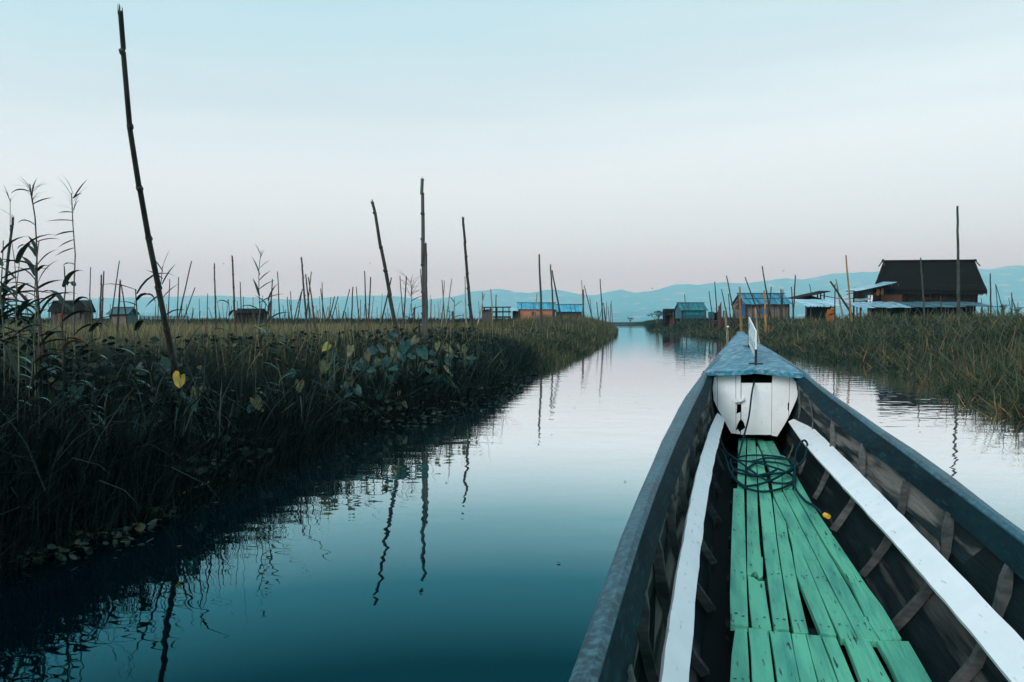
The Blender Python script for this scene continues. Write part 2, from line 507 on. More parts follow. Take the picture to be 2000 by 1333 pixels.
# ------------------------------------------------------------------ hills
RID = [(-700, 600), (-300, 594), (0, 590), (180, 583), (380, 578), (430, 577), (480, 580), (560, 585), (620, 582), (700, 578), (760, 577), (800, 581), (830, 585), (880, 581), (920, 570),
       (945, 567), (975, 564), (1000, 569), (1030, 573), (1050, 570), (1075, 565), (1100, 568), (1130, 574), (1160, 577), (1185, 571), (1210, 565), (1240, 572), (1270, 569), (1319, 555.5), (1346, 555.5), (1364, 557),
       (1387, 553), (1411, 551), (1441, 553), (1468, 552), (1490, 549), (1535, 543), (1564, 547), (1590, 542), (1620, 535), (1676, 532), (1712, 531), (1800, 528), (1913, 525), (1933, 527), (1956, 521), (1976, 519), (2000, 520), (2200, 527), (2700, 560)]
def hill_mat():
    return mat('hill_forest', (.016, .034, .032), .95, .02, var=(.024, .040, .034), scale=(.002, .002, .002), nscale=2, var2=(.36, .27, .24), lo2=.57, hi2=.66, n2=1.9, scale2=(.0035, .0035, .006))
def hills(name, D, depth, fscale, drop, seed, m):
    rx = [p[0] for p in RID]
    ry = [p[1] for p in RID]
    rg = np.random.default_rng(seed)
    nx, ny = 420, 18
    X = np.linspace(-900, 2900, nx)
    ph = rg.uniform(0, 6.28, (12,))
    v = []
    for j in range(ny):
        t = j / (ny - 1)
        for i in range(nx):
            hpx = (628 - np.interp(X[i], rx, ry)) * fscale - drop
            d = D - depth * (1 - t)
            x = (X[i] - 1000) / F * D
            # spurs run down from the crest
            spur = .5 + .5 * math.sin(x * .0042 + ph[0] + 1.6 * math.sin(x * .0011 + ph[1]) + t * 1.5)
            z = max(hpx, 2) / F * D * (t ** (1.0 + .9 * spur)) + 9 * math.sin(x * .013 + ph[2] + t * 5) * t * (1 - t) * 3
            z += rg.normal(0, 3.0) * t
            v.append((x, d, z + EYE - 3))
    f = [(j * nx + i, j * nx + i + 1, (j + 1) * nx + i + 1, (j + 1) * nx + i) for j in range(ny - 1) for i in range(nx - 1)]
    # back face so that the range is solid
    n0 = len(v)
    for i in range(nx):
        v.append((v[(ny - 1) * nx + i][0], D + depth * .4, -5))
    f += [((ny - 1) * nx + i, (ny - 1) * nx + i + 1, n0 + i + 1, n0 + i) for i in range(nx - 1)]
    return tag(obj(name, v, f, m, loc=(0, 0, 0), smooth=True), kind='structure')
HM = hill_mat()
hills('far_hills', 9000, 2600, 1.0, 0, 4, HM)
hills('near_hills', 6200, 1300, .42, 3, 9, HM)

# ------------------------------------------------------------------ haze
HAZE = 0.00027
mb = MB().box((-8500, -45, -1.2), (11800, 12500, 800))
hz = mb.done('haze', M['black'], loc=(0, 0, 0))
hm = bpy.data.materials.new('morning_haze')
hm.use_nodes = True
hm.node_tree.nodes.clear()
ho = hm.node_tree.nodes.new('ShaderNodeOutputMaterial')
hv = hm.node_tree.nodes.new('ShaderNodeVolumePrincipled')
hv.inputs['Color'].default_value = (.28, .82, 1.0, 1)
hv.inputs['Absorption Color'].default_value = (1, 1, 1, 1)
hv.inputs['Density'].default_value = HAZE
hv.inputs['Anisotropy'].default_value = .35
hm.node_tree.links.new(hv.outputs[0], ho.inputs['Volume'])
hz.data.materials[0] = hm
tag(hz, kind='stuff')

# ------------------------------------------------------------------ the boat
UE = [-1.2, 1, 3, 4, 5, 6.2, 7, 8, 9, 10, 10.3]
ZOUT = [.61, .61, .63, .66, .71, .79, .84, .90, .96, 1.03, 1.05]
UL_ = [-1.2, 1, 3, 4, 5, 6.2]
ZLOW = [.53, .53, .55, .58, .64, .755]
Lout = [(1085, 1420), (1116.6, 1323), (1162, 1188.5), (1220, 1029), (1255.5, 946), (1295, 855), (1334, 780), (1374, 728), (1403, 692), (1425.5, 667.5), (1438, 650)]
Rout = [(2000, 1044), (1937, 993), (1868, 937), (1781.5, 875), (1695, 818), (1640, 780), (1610, 757.5), (1565, 724), (1531, 701), (1497.5, 681), (1475, 667), (1456, 652)]
Lin = [(1172.6, 1333), (1212, 1161.6), (1241, 1066), (1266, 996), (1303, 908.6), (1332, 842), (1357, 780), (1381, 738)]
Rin = [(2000, 1058), (1954, 1022), (1871, 959), (1816, 921), (1747, 869), (1678, 817.5), (1588, 748.5), (1575, 739)]
Llow = [(1228, 1320), (1255.5, 1195), (1270, 1124), (1291, 1041), (1315.6, 958), (1349, 863), (1378, 792), (1393, 738)]
Rlow = [(2000, 1130.6), (1933, 1075), (1826, 989), (1747, 923.6), (1685, 865), (1631, 820), (1561, 768), (1556, 742)]
def edge_v(curve, zf, us, deg=0):
    """sideways offset of an edge at stations us: each traced point is taken at the height the edge has there"""
    pu, pv = [], []
    for x, y in curve:
        z = .6
        for _ in range(40):
            u, v = UV(at_z(x, y, z))
            z = .5 * z + .5 * zf(u)
        pu.append(u)
        pv.append(v)
    o = np.argsort(pu)
    pu, pv = np.array(pu)[o], np.array(pv)[o]
    if deg:                                                # boards and rails run fair: take out the tracing wobble
        c = np.polyfit(pu, pv, deg)
        return [float(np.polyval(c, min(max(u, pu[0]), pu[-1]))) for u in us]
    return [float(np.interp(u, pu, pv)) for u in us]
zo = lambda u: interp(u, UE, ZOUT)
zi = lambda u: interp(u, UE, ZOUT) + .008
zl = lambda u: interp(u, UL_, ZLOW)
us = [-1.2, -.4, .4, 1, 1.5, 2, 2.5, 3, 3.5, 4, 4.5, 5, 5.5, 6.0, 6.35]
usd = [6.35, 6.7, 7.1, 7.6, 8.2, 8.8, 9.4, 9.9, 10.15, 10.3]
vLo, vRo = edge_v(Lout, zo, us + usd[1:]), edge_v(Rout, zo, us + usd[1:])
for i_, u_ in enumerate(us + usd[1:]):
    w_ = interp(u_, [9.4, 10.3], [0, 1])
    vLo[i_] = vLo[i_] * (1 - w_) + w_ * (.29 - .045)
    vRo[i_] = vRo[i_] * (1 - w_) + w_ * (.29 + .045)
vLi, vRi = edge_v(Lin, zi, us, 3), edge_v(Rin, zi, us, 3)
vLl, vRl = edge_v(Llow, zl, us, 3), edge_v(Rlow, zl, us, 3)
ZF = .24                                                   # floor boards
vfl = lambda u: interp(u, [-1.2, 2, 5.2, 6.4], [.0, .0, .07, .16]) - .035
vfr = lambda u: interp(u, [-1.2, 2, 5.2, 6.4], [.57, .57, .525, .46]) + .03

boat = empty('long_boat', B(3, .29, 0), 'long narrow wooden boat with green floor planks and scuffed blue bow', 'boat')
# gunwale caps: metal-sheathed rails, outer edge / top / inner face
for vo, vi, vl_, nm in ((vLo, vLi, vLl, 'l'), (vRo, vRi, vRl, 'r')):
    sg = -1 if nm == 'l' else 1
    rows, caps = [], []
    for i, u in enumerate(us):
        a, b, c = vo[i], vi[i], vl_[i]
        if (a - b) * sg < .045:
            a = b + sg * .045
        if (b - c) * sg < .01:
            c = b - sg * .01
        vl_[i] = c
        j = .0025 * math.sin(u * 11 + sg) + .002 * math.sin(u * 23)
        rows.append([B(u, a - sg * .006, zo(u) - .05), B(u, a - sg * .006, zo(u) - .012), B(u, b + sg * .004, zi(u) - .006), B(u, b + sg * .002, zi(u) - .012), B(u, c, zl(u)), B(u, c + sg * .03, zl(u) - .002)])
        if u > 6.1:
            u = 6.1
        caps.append([B(u, a, zo(u) - .03), B(u, a + sg * .001, zo(u) - .004), B(u, a - sg * .010, zo(u) + .006 + j), B(u, b + sg * .012, zi(u) + .005 + j), B(u, b - sg * .001, zi(u) - .004), B(u, b - sg * .001, zi(u) - .010),
                     B(u, b + sg * .006, zi(u) - .004), B(u, a - sg * .006, zo(u) - .008)])
    MB().loft(rows, close=True).done('gunwale', M['gunwale'], boat)
    for k_, u in enumerate(usd):                            # the rail runs on along the deck edge to the tip
        a = vo[len(us) - 1 + k_]
        w = interp(u, [6.35, 7.2, 9, 10.3], [abs(vo[len(us) - 2] - vi[-2]) * .9, .07, .045, .03])
        z = zo(u) + .016
        b = a - sg * w
        caps.append([B(u, a + sg * .004, z - .05), B(u, a + sg * .004, z - .016), B(u, a - sg * .008, z - .002), B(u, b + sg * .010, z + .004), B(u, b, z - .003), B(u, b, z - .012), B(u, b + sg * .006, z - .014), B(u, a - sg * .004, z - .03)])
    MB().loft(caps, close=True).done('gunwale_cap', M['cap'], boat)
    # outer planking of the hull
    rows = []
    for i, u in enumerate(us + usd[1:]):
        k = interp(u, [6, 10.3], [1, 0])
        zb = interp(u, [-1.2, 6, 8.5, 10.3], [-.22, -.18, .25, .93])
        a = vo[i]
        z0 = zo(u) - .048
        mid = .29
        rows.append([B(u, a - sg * .010, z0), B(u, a - sg * (.02 + .09 * k), z0 * .6 + zb * .4), B(u, mid + (a - mid) * .6, zb + (z0 - zb) * .12), B(u, mid, zb)])
    MB().loft(rows).done('hull_side', M['hull'], boat)
    # inner planks (strakes), clinker fashion
    def side(u, t):
        """point on the inside of the hull, t = 0 under the gunwale .. 1 below the floor"""
        i = interp(u, us, vl_)
        f = (vfl(u) if sg < 0 else vfr(u))
        v = i + (f - i) * t + sg * .05 * math.sin(math.pi * min(t, 1))
        return v + sg * .012, zl(u) + (ZF - .10 - zl(u)) * t
    for (t0, t1) in ((.0, .30), (.27, .56), (.53, .80), (.77, 1.05)):
        rows = []
        for u in us:
            p0, p1 = side(u, t0), side(u, t1)
            rows.append([B(u, p0[0] + sg * .022, p0[1]), B(u, p1[0], p1[1]), B(u, p1[0] + sg * .022, p1[1]), B(u, p0[0] + sg * .03, p0[1])])
        MB().loft(rows, close=True).done('strake', M['worn' if t0 < .4 else 'hull'], boat)
    # frames (ribs)
    for u in (.2, .6, 1.0, 1.40, 1.80, 2.27, 2.78, 3.33, 4.02, 4.72, 5.45, 6.0):
        mbr = MB()
        rows = []
        hw_ = .012 + .003 * math.sin(u * 9)
        for t in (.0, .12, .3, .5, .7, .88, 1.0):
            v, z = side(u, t)
            dpt = (.012 if t == 0 else .026 if u < 5 else .010) + .005 * math.sin(u * 5 + t * 7)
            rows.append([B(u - hw_, v, z), B(u - hw_, v - sg * dpt, z + .012), B(u + hw_, v - sg * dpt, z + .012), B(u + hw_, v, z)])
        mbr.loft(rows, close=True).done('rib', M['rib'], boat)
# white side boards
bLo = [(1407, 796.6), (1386, 842), (1365.5, 900), (1345, 1000), (1332, 1082), (1315, 1175), (1305, 1235), (1292, 1325), (1276, 1430)]
bLi = [(1420, 806), (1407, 859), (1390, 917), (1379, 990), (1370, 1082), (1360, 1182), (1352, 1250), (1346, 1325), (1338, 1430)]
bRo = [(1549, 799), (1612.5, 858), (1678, 922), (1747, 996), (1816, 1061.6), (1871, 1113), (1933, 1180), (2000, 1252), (2080, 1340)]
bRi = [(1533, 808), (1585, 882), (1643.5, 948), (1692, 1003), (1747, 1065), (1808, 1122), (1851, 1177), (1914, 1257), (1966, 1321), (2030, 1402)]
bu = [float(q) for q in np.linspace(-1.2, 6.17, 70)]
rgb_ = random.Random(8)
for o_, i_, sg in ((bLo, bLi, -1), (bRo, bRi, 1)):
    vo, vi = edge_v(o_, lambda u: .465, bu, 3), edge_v(i_, lambda u: .415, bu, 3)
    rows = []
    for k, u in enumerate(bu):
        j, j2 = rgb_.uniform(-.0022, .0022), rgb_.uniform(-.0022, .0022)
        rows.append([B(u, vo[k] + j, .465), B(u, vi[k] + j2, .415), B(u, vi[k] + j2 + sg * .008, .397), B(u, vo[k] + j + sg * .008, .447)])
    MB().loft(rows, close=True).done('side_board', M['white'], boat)

# floor planks, each its own board (traced corners on the floor level)
PL = [
 [(1442.4,856),(1457.8,856),(1453.5,953.5),(1440,953.5)],
 [(1459.6,856),(1475,856),(1477,892),(1479,957),(1458,954)],
 [(1477.8,872),(1481,874),(1488,890),(1497,932),(1503,961),(1482.5,961),(1478.3,900)],
 [(1476.6,856),(1489,856),(1509,891),(1527,930),(1527,958),(1510,959),(1503,918),(1492,889)],
 [(1493,862),(1510,861.5),(1523.5,888),(1550,940),(1547,954),(1529,955),(1528,930),(1510.5,891)],
 [(1432.7,955),(1453,955.7),(1455.5,1040),(1458.8,1160),(1461.5,1222.5),(1426.8,1220.3),(1425.7,1160),(1429,1040)],
 [(1458.7,956),(1479,960),(1480,1000),(1484,1060),(1487,1087),(1490,1088),(1490,1124),(1483,1130),(1477,1115),(1473,1115),(1467,1121),(1459.5,1121)],
 [(1460.8,1125),(1473.6,1128),(1481,1135),(1492.5,1134.6),(1499,1180),(1506.8,1229.8),(1468.8,1223),(1463,1170)],
 [(1482.7,963),(1504.8,963.5),(1507.4,980),(1517,1060),(1531.7,1160),(1541,1230.5),(1511.5,1228),(1502.6,1160),(1492,1075)],
 [(1509.5,972),(1518,988),(1535,1021),(1540,1055),(1546.5,1080),(1555,1128.6),(1560.7,1160),(1578.8,1236),(1550.5,1234),(1534.4,1160),(1519,1060)],
 [(1537.5,1026),(1551,1050),(1564,1074),(1575.6,1101.5),(1600,1160),(1633,1241),(1602,1236),(1570.8,1160),(1554.6,1121.8),(1547,1064)],
 [(1510,962),(1528,960),(1539,980),(1567.5,1037),(1595.8,1091.5),(1573.5,1091.5),(1536.5,1019),(1517,980)],
 [(1574.5,1094.5),(1597,1094.5),(1618.6,1140),(1653,1204),(1673.6,1245),(1641.7,1246.4),(1604,1164)],
 [(1529.5,957),(1547.7,956.5),(1560.7,980),(1602.6,1053),(1658.5,1149),(1686.6,1202),(1655,1202.5),(1632,1160),(1597.5,1091),(1541,980)],
 [(1656,1205),(1690.5,1205),(1718,1250.8),(1696.8,1250.8),(1675,1246)],
 [(1525,889),(1534,892),(1560,938),(1593,996),(1628,1047.5),(1660,1095),(1696.8,1150),(1724,1186),(1760.5,1247),(1719.8,1250.5),(1690,1203.7),(1661.5,1139),(1612,1064),(1563.5,980),(1550.5,956),(1552,940)],
]
NEAR = [(1436,1226.6,1458.6,1226.6,1425.3,1465), (1462,1226.9,1500,1231,1468.8,1513), (1503.5,1231,1543,1234,1518.7,1562.9), (1546,1235.5,1573,1237.7,1564.3,1597.6),
        (1575,1238.4,1601,1240,1599.8,1637.4), (1605.6,1242.8,1633,1245,1638.8,1670.7), (1649,1246.5,1696.8,1252,1682.3,1741.6), (1712.7,1252,1774,1253,1754.7,1821.3)]
rgp = random.Random(5)
PLW = []
def plank(pts):
    PLW.append([Vector(p) for p in pts])
    dz = rgp.uniform(-.003, .003)
    top = [Vector(p) + Vector((0, 0, dz)) for p in pts]
    # a small arris all round: top face slightly inset
    c = sum(top, Vector()) / len(top)
    n = len(top)
    ins = [p + (c - p).normalized() * .002 for p in top]
    low = [p - Vector((0, 0, .003)) for p in top]
    bot = [p - Vector((0, 0, .022)) for p in top]
    v = ins + low + bot
    f = [tuple(range(n))[::-1]] + [(i, (i + 1) % n, n + (i + 1) % n, n + i) for i in range(n)] + [(n + i, n + (i + 1) % n, 2 * n + (i + 1) % n, 2 * n + i) for i in range(n)] + [tuple(range(2 * n, 3 * n))]
    obj('plank', v, f, M['plank'], boat)
for poly in PL:
    plank([at_z(x, y, ZF) for x, y in poly])
for xa, ya, xb, yb, xc, xd in NEAR:
    a, b, c, d = at_z(xa, ya, ZF), at_z(xb, yb, ZF), at_z(xc, 1333, ZF), at_z(xd, 1333, ZF)
    e, f_ = c + (c - a) * 1.0, d + (d - b) * 1.0
    ue = UV(e)[0]
    plank([a, a * .5 + c * .5 + Vector((rgp.uniform(-.003, .003), 0, 0)), c, e, f_, d, b * .5 + d * .5, b])
    # the next length of boards carries on towards the seat
    e2, f2 = e - B(.006, 0, 0), f_ - B(.006, 0, 0)
    plank([e2, B(-1.2, UV(e2)[1], ZF), B(-1.2, UV(f2)[1], ZF), f2])
nails = MB()
def nail_row(poly, u):
    vs = []
    q = [UV(p) for p in poly]
    for (u0, v0), (u1, v1) in zip(q, q[1:] + q[:1]):
        if (u0 - u) * (u1 - u) < 0:
            vs.append(v0 + (v1 - v0) * (u - u0) / (u1 - u0))
    if len(vs) == 2 and abs(vs[0] - vs[1]) > .03:
        lo, hi = min(vs), max(vs)
        for t in (.28, .72):
            c = B(u + rgp.uniform(-.018, .018), lo + (hi - lo) * (t + rgp.uniform(-.08, .08)), ZF + .0045)
            r = rgp.uniform(.003, .006)
            nails.add([c + Vector((r * math.cos(a), r * .8 * math.sin(a), 0)) for a in np.linspace(0, 6.28, 7)[:6]], [(0, 1, 2, 3, 4, 5)])
for poly in PLW:
    for u in (.3, 1.0, 1.75, 2.05, 2.5, 2.95, 3.5, 4.2, 4.9, 5.4, 6.0):
        nail_row(poly, u)
tag(nails.done('nail_heads', M['dark'], boat), kind='stuff')
# floor bearers and the dark bilge below them
for u in (.3, 1.0, 1.75, 2.05, 2.5, 2.95, 3.5, 4.2, 4.9, 5.4, 6.0):
    MB().loft([[B(u - .03, vfl(u) + .055, ZF - .026), B(u + .03, vfl(u) + .055, ZF - .026), B(u + .03, vfl(u) + .055, ZF - .07), B(u - .03, vfl(u) + .055, ZF - .07)],
               [B(u - .03, vfr(u) - .055, ZF - .026), B(u + .03, vfr(u) - .055, ZF - .026), B(u + .03, vfr(u) - .055, ZF - .07), B(u - .03, vfr(u) - .055, ZF - .07)]], close=True).done('floor_bearer', M['hull'], boat)
MB().loft([[B(u, vfl(u) - .02, ZF - .11), B(u, vfr(u) + .02, ZF - .11)] for u in us]).done('bilge', M['dark'], boat)
# stern closing board behind the seat
i0 = 0
MB().prism([B(-1.2, vLo[0], .6), B(-1.2, vRo[0], .6), B(-1.2, .5, -.2), B(-1.2, .08, -.2)], B(-.03, 0, 0)).done('transom', M['hull'], boat)

# bulkhead boards
UB = 6.2
def board(pts, name='bulkhead_board', m='white', du=.0, th=.022):
    MB().prism([at_u(x, y, UB - du) for x, y in pts], B(th, 0, 0)).done(name, M[m], boat)
board([(1395,737),(1400.6,735),(1401.2,798),(1394,782),(1392,757.5)])
board([(1401.4,735),(1436.6,734),(1437.2,847.6),(1427.8,846.5),(1418.8,829.6),(1401.8,799)], du=.003)
board([(1437.6,734),(1446.8,734),(1446.6,790),(1439.5,790),(1438.5,809),(1446.3,806),(1446.2,819),(1441,828),(1437.8,838)])
board([(1437.8,842),(1441,839),(1446,846),(1446,848.5),(1437.8,848)])
board([(1448,748.5),(1507.5,748.5),(1506,849.8),(1447,849.4),(1447,842.5),(1456,836.5),(1452.5,825),(1448,819.5)], du=.003)
board([(1508.4,734.4),(1541.8,736),(1540.6,786),(1538.6,788),(1538.4,800),(1540.2,804),(1540,816),(1531,832),(1517.8,853),(1506.8,851)])
board([(1542.6,736),(1553.8,742),(1557,762),(1559.4,769),(1554,784.6),(1548,798),(1541,814)], du=.003)
board([(1435,781),(1443,777.5),(1448,779),(1453,776.5),(1453.5,782),(1448,785),(1440,786.5),(1435,786.5)], name='latch', du=.03, th=.025)
MB().prism([at_u(x, y, UB + .35) for x, y in [(1395, 738), (1556, 740), (1556, 770), (1525, 850), (1430, 848), (1392, 770)]], B(.02, 0, 0)).done('locker_back', M['dark'], boat)

# bow deck: crowned blue sheet
ud = [6.08] + usd
zr = lambda u: interp(u, [6.0, 6.2, 7, 7.8, 9, 10.3], [.815, .828, .885, .938, 1.003, 1.062])
allu = us + usd[1:]
rows, rows2 = [], []
rgd = random.Random(2)
for u in ud:
    l, r = interp(u, allu, vLo) - .004, interp(u, allu, vRo) + .004
    row = []
    for t in (0, .03, .12, .28, .42, .5, .58, .72, .88, .97, 1):
        v = l + (r - l) * t
        e_ = zo(u) + .008
        c_ = 1 - abs(2 * t - 1)
        z = e_ + max(zr(u) - e_, .004) * (c_ ** .8) - (.03 if t in (0, 1) else 0)
        if 0 < t < 1 and u < 10.2:
            z += rgd.uniform(-.004, .004)
        row.append(B(u + (.05 * c_ if u < 6.2 else 0), v, z))
    rows.append(row)
    rows2.append([p - Vector((0, 0, .022)) for p in row])
mbd = MB().loft(rows)
mbd.loft([list(reversed(q)) for q in rows2])
mbd.loft([rows[0], [p - Vector((0, 0, .012)) for p in rows2[0]]])
mbd.loft([rows[-1], [Vector((p.x, p.y, p.z - .14)) for p in rows2[-1]]])
deck = mbd.done('bow_deck', M['deck'], boat, smooth=False)

# name board on the bow
SU0, SU1 = 6.4, 7.8
sg_ = MB().prism([B(SU0, .297, .90), B(SU0, .297, 1.12), B(SU1, .297, 1.241), B(SU1, .297, .974)], B(0, .010, 0)).done('name_board', M['sign'], boat)
for u, top in ((SU0 - .012, .97), (SU1 + .012, 1.20)):
    MB().tube([B(u, .302, zr(u) - .01), B(u, .302, top)], .011, 6).done('post', M['black'], sg_)
    MB().tube([B(u, .302 - .055, zr(u) + .012), B(u, .302 + .055, zr(u) + .012)], .007, 6).done('crossbar', M['black'], sg_)
def sgp(s, t, off=.002):                                    # s along the board, t up it (0..1)
    lo = Vector(B(SU0, .297 - off, .90)).lerp(B(SU1, .297 - off, .974), s)
    hi = Vector(B(SU0, .297 - off, 1.12)).lerp(B(SU1, .297 - off, 1.241), s)
    return lo.lerp(hi, t)
MB().prism([sgp(.82, .60), sgp(.90, .60), sgp(.90, .82), sgp(.82, .82)], B(0, .0015, 0)).done('emblem', M['red'], sg_)
mbl = MB()
for s0 in (.12, .30, .48, .66):                             # round letters of the painted name
    pts = [sgp(s0 + .06 * math.cos(a), .55 + .17 * math.sin(a), .003) for a in np.linspace(.5, 5.6, 12)]
    mbl.tube(pts, .0035, 4)
    mbl.tube([sgp(s0 + .05, .48, .003), sgp(s0 + .085, .70, .003)], .0035, 4)
mbl.done('lettering', M['sgreen'], sg_)
mbl = MB()
for s0 in np.linspace(.06, .86, 15):
    mbl.tube([sgp(s0, .25, .003), sgp(s0 + .02, .31, .003), sgp(s0 + .035, .25, .003)], .004, 4)
mbl.done('small_lettering', M['sgrey'], sg_)

# ------------------------------------------------------------------ rope
def smooth_curve(pts, sub=4):
    out = []
    n = len(pts)
    for i in range(n - 1):
        p0, p1, p2, p3 = pts[max(i - 1, 0)], pts[i], pts[i + 1], pts[min(i + 2, n - 1)]
        for k in range(sub):
            t = k / sub
            out.append(.5 * ((2 * p1) + (p2 - p0) * t + (2 * p0 - 5 * p1 + 4 * p2 - p3) * t * t + (3 * p1 - p0 - 3 * p2 + p3) * t ** 3))
    out.append(pts[-1])
    return out
def zoom(pts, z=None):
    r_ = []
    for q in pts:
        zz = ZF + .015 if len(q) == 2 else q[2]
        r_.append(at_z(1380 + q[0] / 7.69, 840 + q[1] / 7.69, zz))
    return r_
rope_pts = [at_u(1472.8, 741, 6.35), at_u(1472, 750, 6.16), at_u(1468, 771, 6.12), at_u(1462.7, 814, 6.0), at_u(1452.5, 854, 5.75)]
C1 = [(490, 370), (470, 410), (600, 387), (750, 380), (950, 387), (1150, 417), (1280, 465), (1312, 530), (1290, 610, .28), (1180, 645), (1000, 660), (930, 685), (800, 705), (600, 672), (480, 645),
      (390, 565), (357, 480), (375, 438), (440, 452), (550, 465), (720, 480), (900, 478), (1100, 500), (1240, 540), (1290, 525, .275), (1250, 450, .275), (1100, 433), (900, 422), (740, 460), (700, 470), (860, 520, .27), (1000, 562, .27), (1120, 600, .27),
      (1200, 640, .275), (1280, 680), (1300, 760), (1200, 805), (1080, 800), (950, 780), (850, 730, .27), (740, 660, .275), (620, 570, .27), (480, 470, .275), (330, 362, .29), (200, 292, .33), (260, 352, .32), (310, 480, .29),
      (340, 590, .28), (400, 700), (480, 785), (580, 842), (700, 835), (800, 815), (900, 785, .27), (1000, 745, .27), (1100, 692, .275), (1200, 632, .28), (1290, 562, .29), (1315, 600, .28), (1312, 680, .27), (1300, 770), (1240, 825), (1130, 875), (1000, 912), (850, 927),
      (700, 907), (550, 855), (450, 770), (385, 665), (420, 590), (560, 620), (640, 660), (800, 690, .27), (960, 640, .275), (1060, 590, .28), (1020, 570, .27), (800, 500, .275), (720, 510), (640, 560), (600, 610), (700, 690, .27), (900, 660, .28), (1180, 640, .29),
      (1320, 560, .30), (1420, 500, .33), (1490, 380, .38), (1515, 230, .42), (1475, 158, .45), (1425, 185, .44), (1365, 280, .40), (1332, 420, .34), (1328, 560, .30), (1328, 720, .27), (1320, 840), (1360, 925), (1430, 1010), (1500, 1080), (1600, 1135, .265), (1680, 1200, .285)]
rope_pts += zoom(C1) + [at_z(1604, 1001, .31)]
crv = smooth_curve(rope_pts, 4)
mbr = MB().tube(crv, .0068, 6)
rope = mbr.done('rope', M['rope'], loc=B(5, .3, ZF), smooth=True)
tag(rope, 'dark teal rope coiled loosely on the green planks with a yellow taped end', 'rope')
MB().tube([at_z(1611, 1006, .315), at_z(1618, 1009.5, .315)], .0115, 8).done('taped_end', M['yellow'], rope)

# ------------------------------------------------------------------ grass, reeds (stuff)
rng = np.random.default_rng(11)
def blades(name, P, h, w, lean, az, tint, m, levels=(0, .4, .75, 1.0), base=0.0):
    n = len(P)
    lv = np.array(levels)
    K = len(lv)
    dirx, diry = np.cos(az), np.sin(az)
    pos = np.zeros((n, K, 3), np.float32)
    pos[:, 0] = P
    for k in range(1, K):
        dt = (lv[k] - lv[k - 1]) * h
        th = lean * (base + (1 - base) * ((lv[k] + lv[k - 1]) * .5) ** .8)
        s, c = np.sin(th) * dt, np.cos(th) * dt
        pos[:, k, 0] = pos[:, k - 1, 0] + s * dirx
        pos[:, k, 1] = pos[:, k - 1, 1] + s * diry
        pos[:, k, 2] = pos[:, k - 1, 2] + c
    wl = np.interp(lv, [0, .4, .75, 1], [.8, 1, .65, .0])
    tw = rng.uniform(-.9, .9, n)
    sx, sy = -np.sin(az + tw), np.cos(az + tw)
    V = np.zeros((n, 2 * K - 1, 3), np.float32)
    for k in range(K - 1):
        o = np.stack([sx * w * wl[k] * .5, sy * w * wl[k] * .5, np.zeros(n)], 1)
        V[:, 2 * k] = pos[:, k] - o
        V[:, 2 * k + 1] = pos[:, k] + o
    V[:, -1] = pos[:, -1]
    vpb = 2 * K - 1
    loops, starts, totals = [], [], []
    base = (np.arange(n) * vpb)[:, None]
    quads = np.concatenate([base + np.array([2 * k, 2 * k + 1, 2 * k + 3, 2 * k + 2]) for k in range(K - 2)], 1) if K > 2 else np.zeros((n, 0), int)
    tri = base + np.array([2 * K - 4, 2 * K - 3, 2 * K - 2])
    L = np.concatenate([quads, tri], 1).ravel()
    cnt = np.tile(np.array([4] * (K - 2) + [3]), n)
    st = np.concatenate([[0], np.cumsum(cnt)[:-1]])
    me = bpy.data.meshes.new(name)
    me.vertices.add(n * vpb)
    me.vertices.foreach_set('co', V.ravel())
    me.loops.add(len(L))
    me.loops.foreach_set('vertex_index', L.astype(np.int32))
    me.polygons.add(len(cnt))
    me.polygons.foreach_set('loop_start', st.astype(np.int32))
    me.polygons.foreach_set('loop_total', cnt.astype(np.int32))
    me.update()
    at = me.attributes.new('tint', 'FLOAT', 'POINT')
    at.data.foreach_set('value', np.repeat(np.clip(tint, 0, 1), vpb).astype(np.float32))
    me.materials.append(m)
    o = bpy.data.objects.new(name, me)
    COL.objects.link(o)
    tag(o, kind='stuff')
    return o
def logu(a, b, n): return np.exp(rng.uniform(math.log(a), math.log(b), n))
def patchy(x, y, s, seed=0):
    """smooth 0..1 field for clumps of growth"""
    r = np.random.default_rng(seed)
    v = np.zeros_like(x)
    for i in range(6):
        a, b, p = r.normal(0, 1, 2).tolist() + [r.uniform(0, 6.28)]
        v += np.sin((x * a + y * b) * s * (1 + .45 * i) + p) / (1 + .35 * i)
    return 1 / (1 + np.exp(-1.3 * v))
LATER = []
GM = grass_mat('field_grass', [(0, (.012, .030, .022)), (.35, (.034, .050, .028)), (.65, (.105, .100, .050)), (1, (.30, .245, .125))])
GD = grass_mat('bank_grass', [(0, (.003, .009, .009)), (.55, (.007, .019, .016)), (.85, (.022, .042, .030)), (1, (.09, .085, .045))], trans=.08)  # near-black ramp: shade of the bank front put into the colours
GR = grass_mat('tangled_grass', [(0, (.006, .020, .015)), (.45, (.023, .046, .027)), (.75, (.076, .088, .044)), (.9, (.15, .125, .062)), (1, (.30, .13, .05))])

def left_points(n, y0, y1, in0, in1=None, xlim=.80):
    y = logu(y0, y1, n)
    xl = XL(y)
    if in1 is None:
        lo = -xlim * y - 1.5
        x = xl - in0 - rng.uniform(0, 1, n) * np.maximum(xl - in0 - lo, .1)
    else:
        x = xl - rng.uniform(in0, in1, n)
    return x, y, xl - x
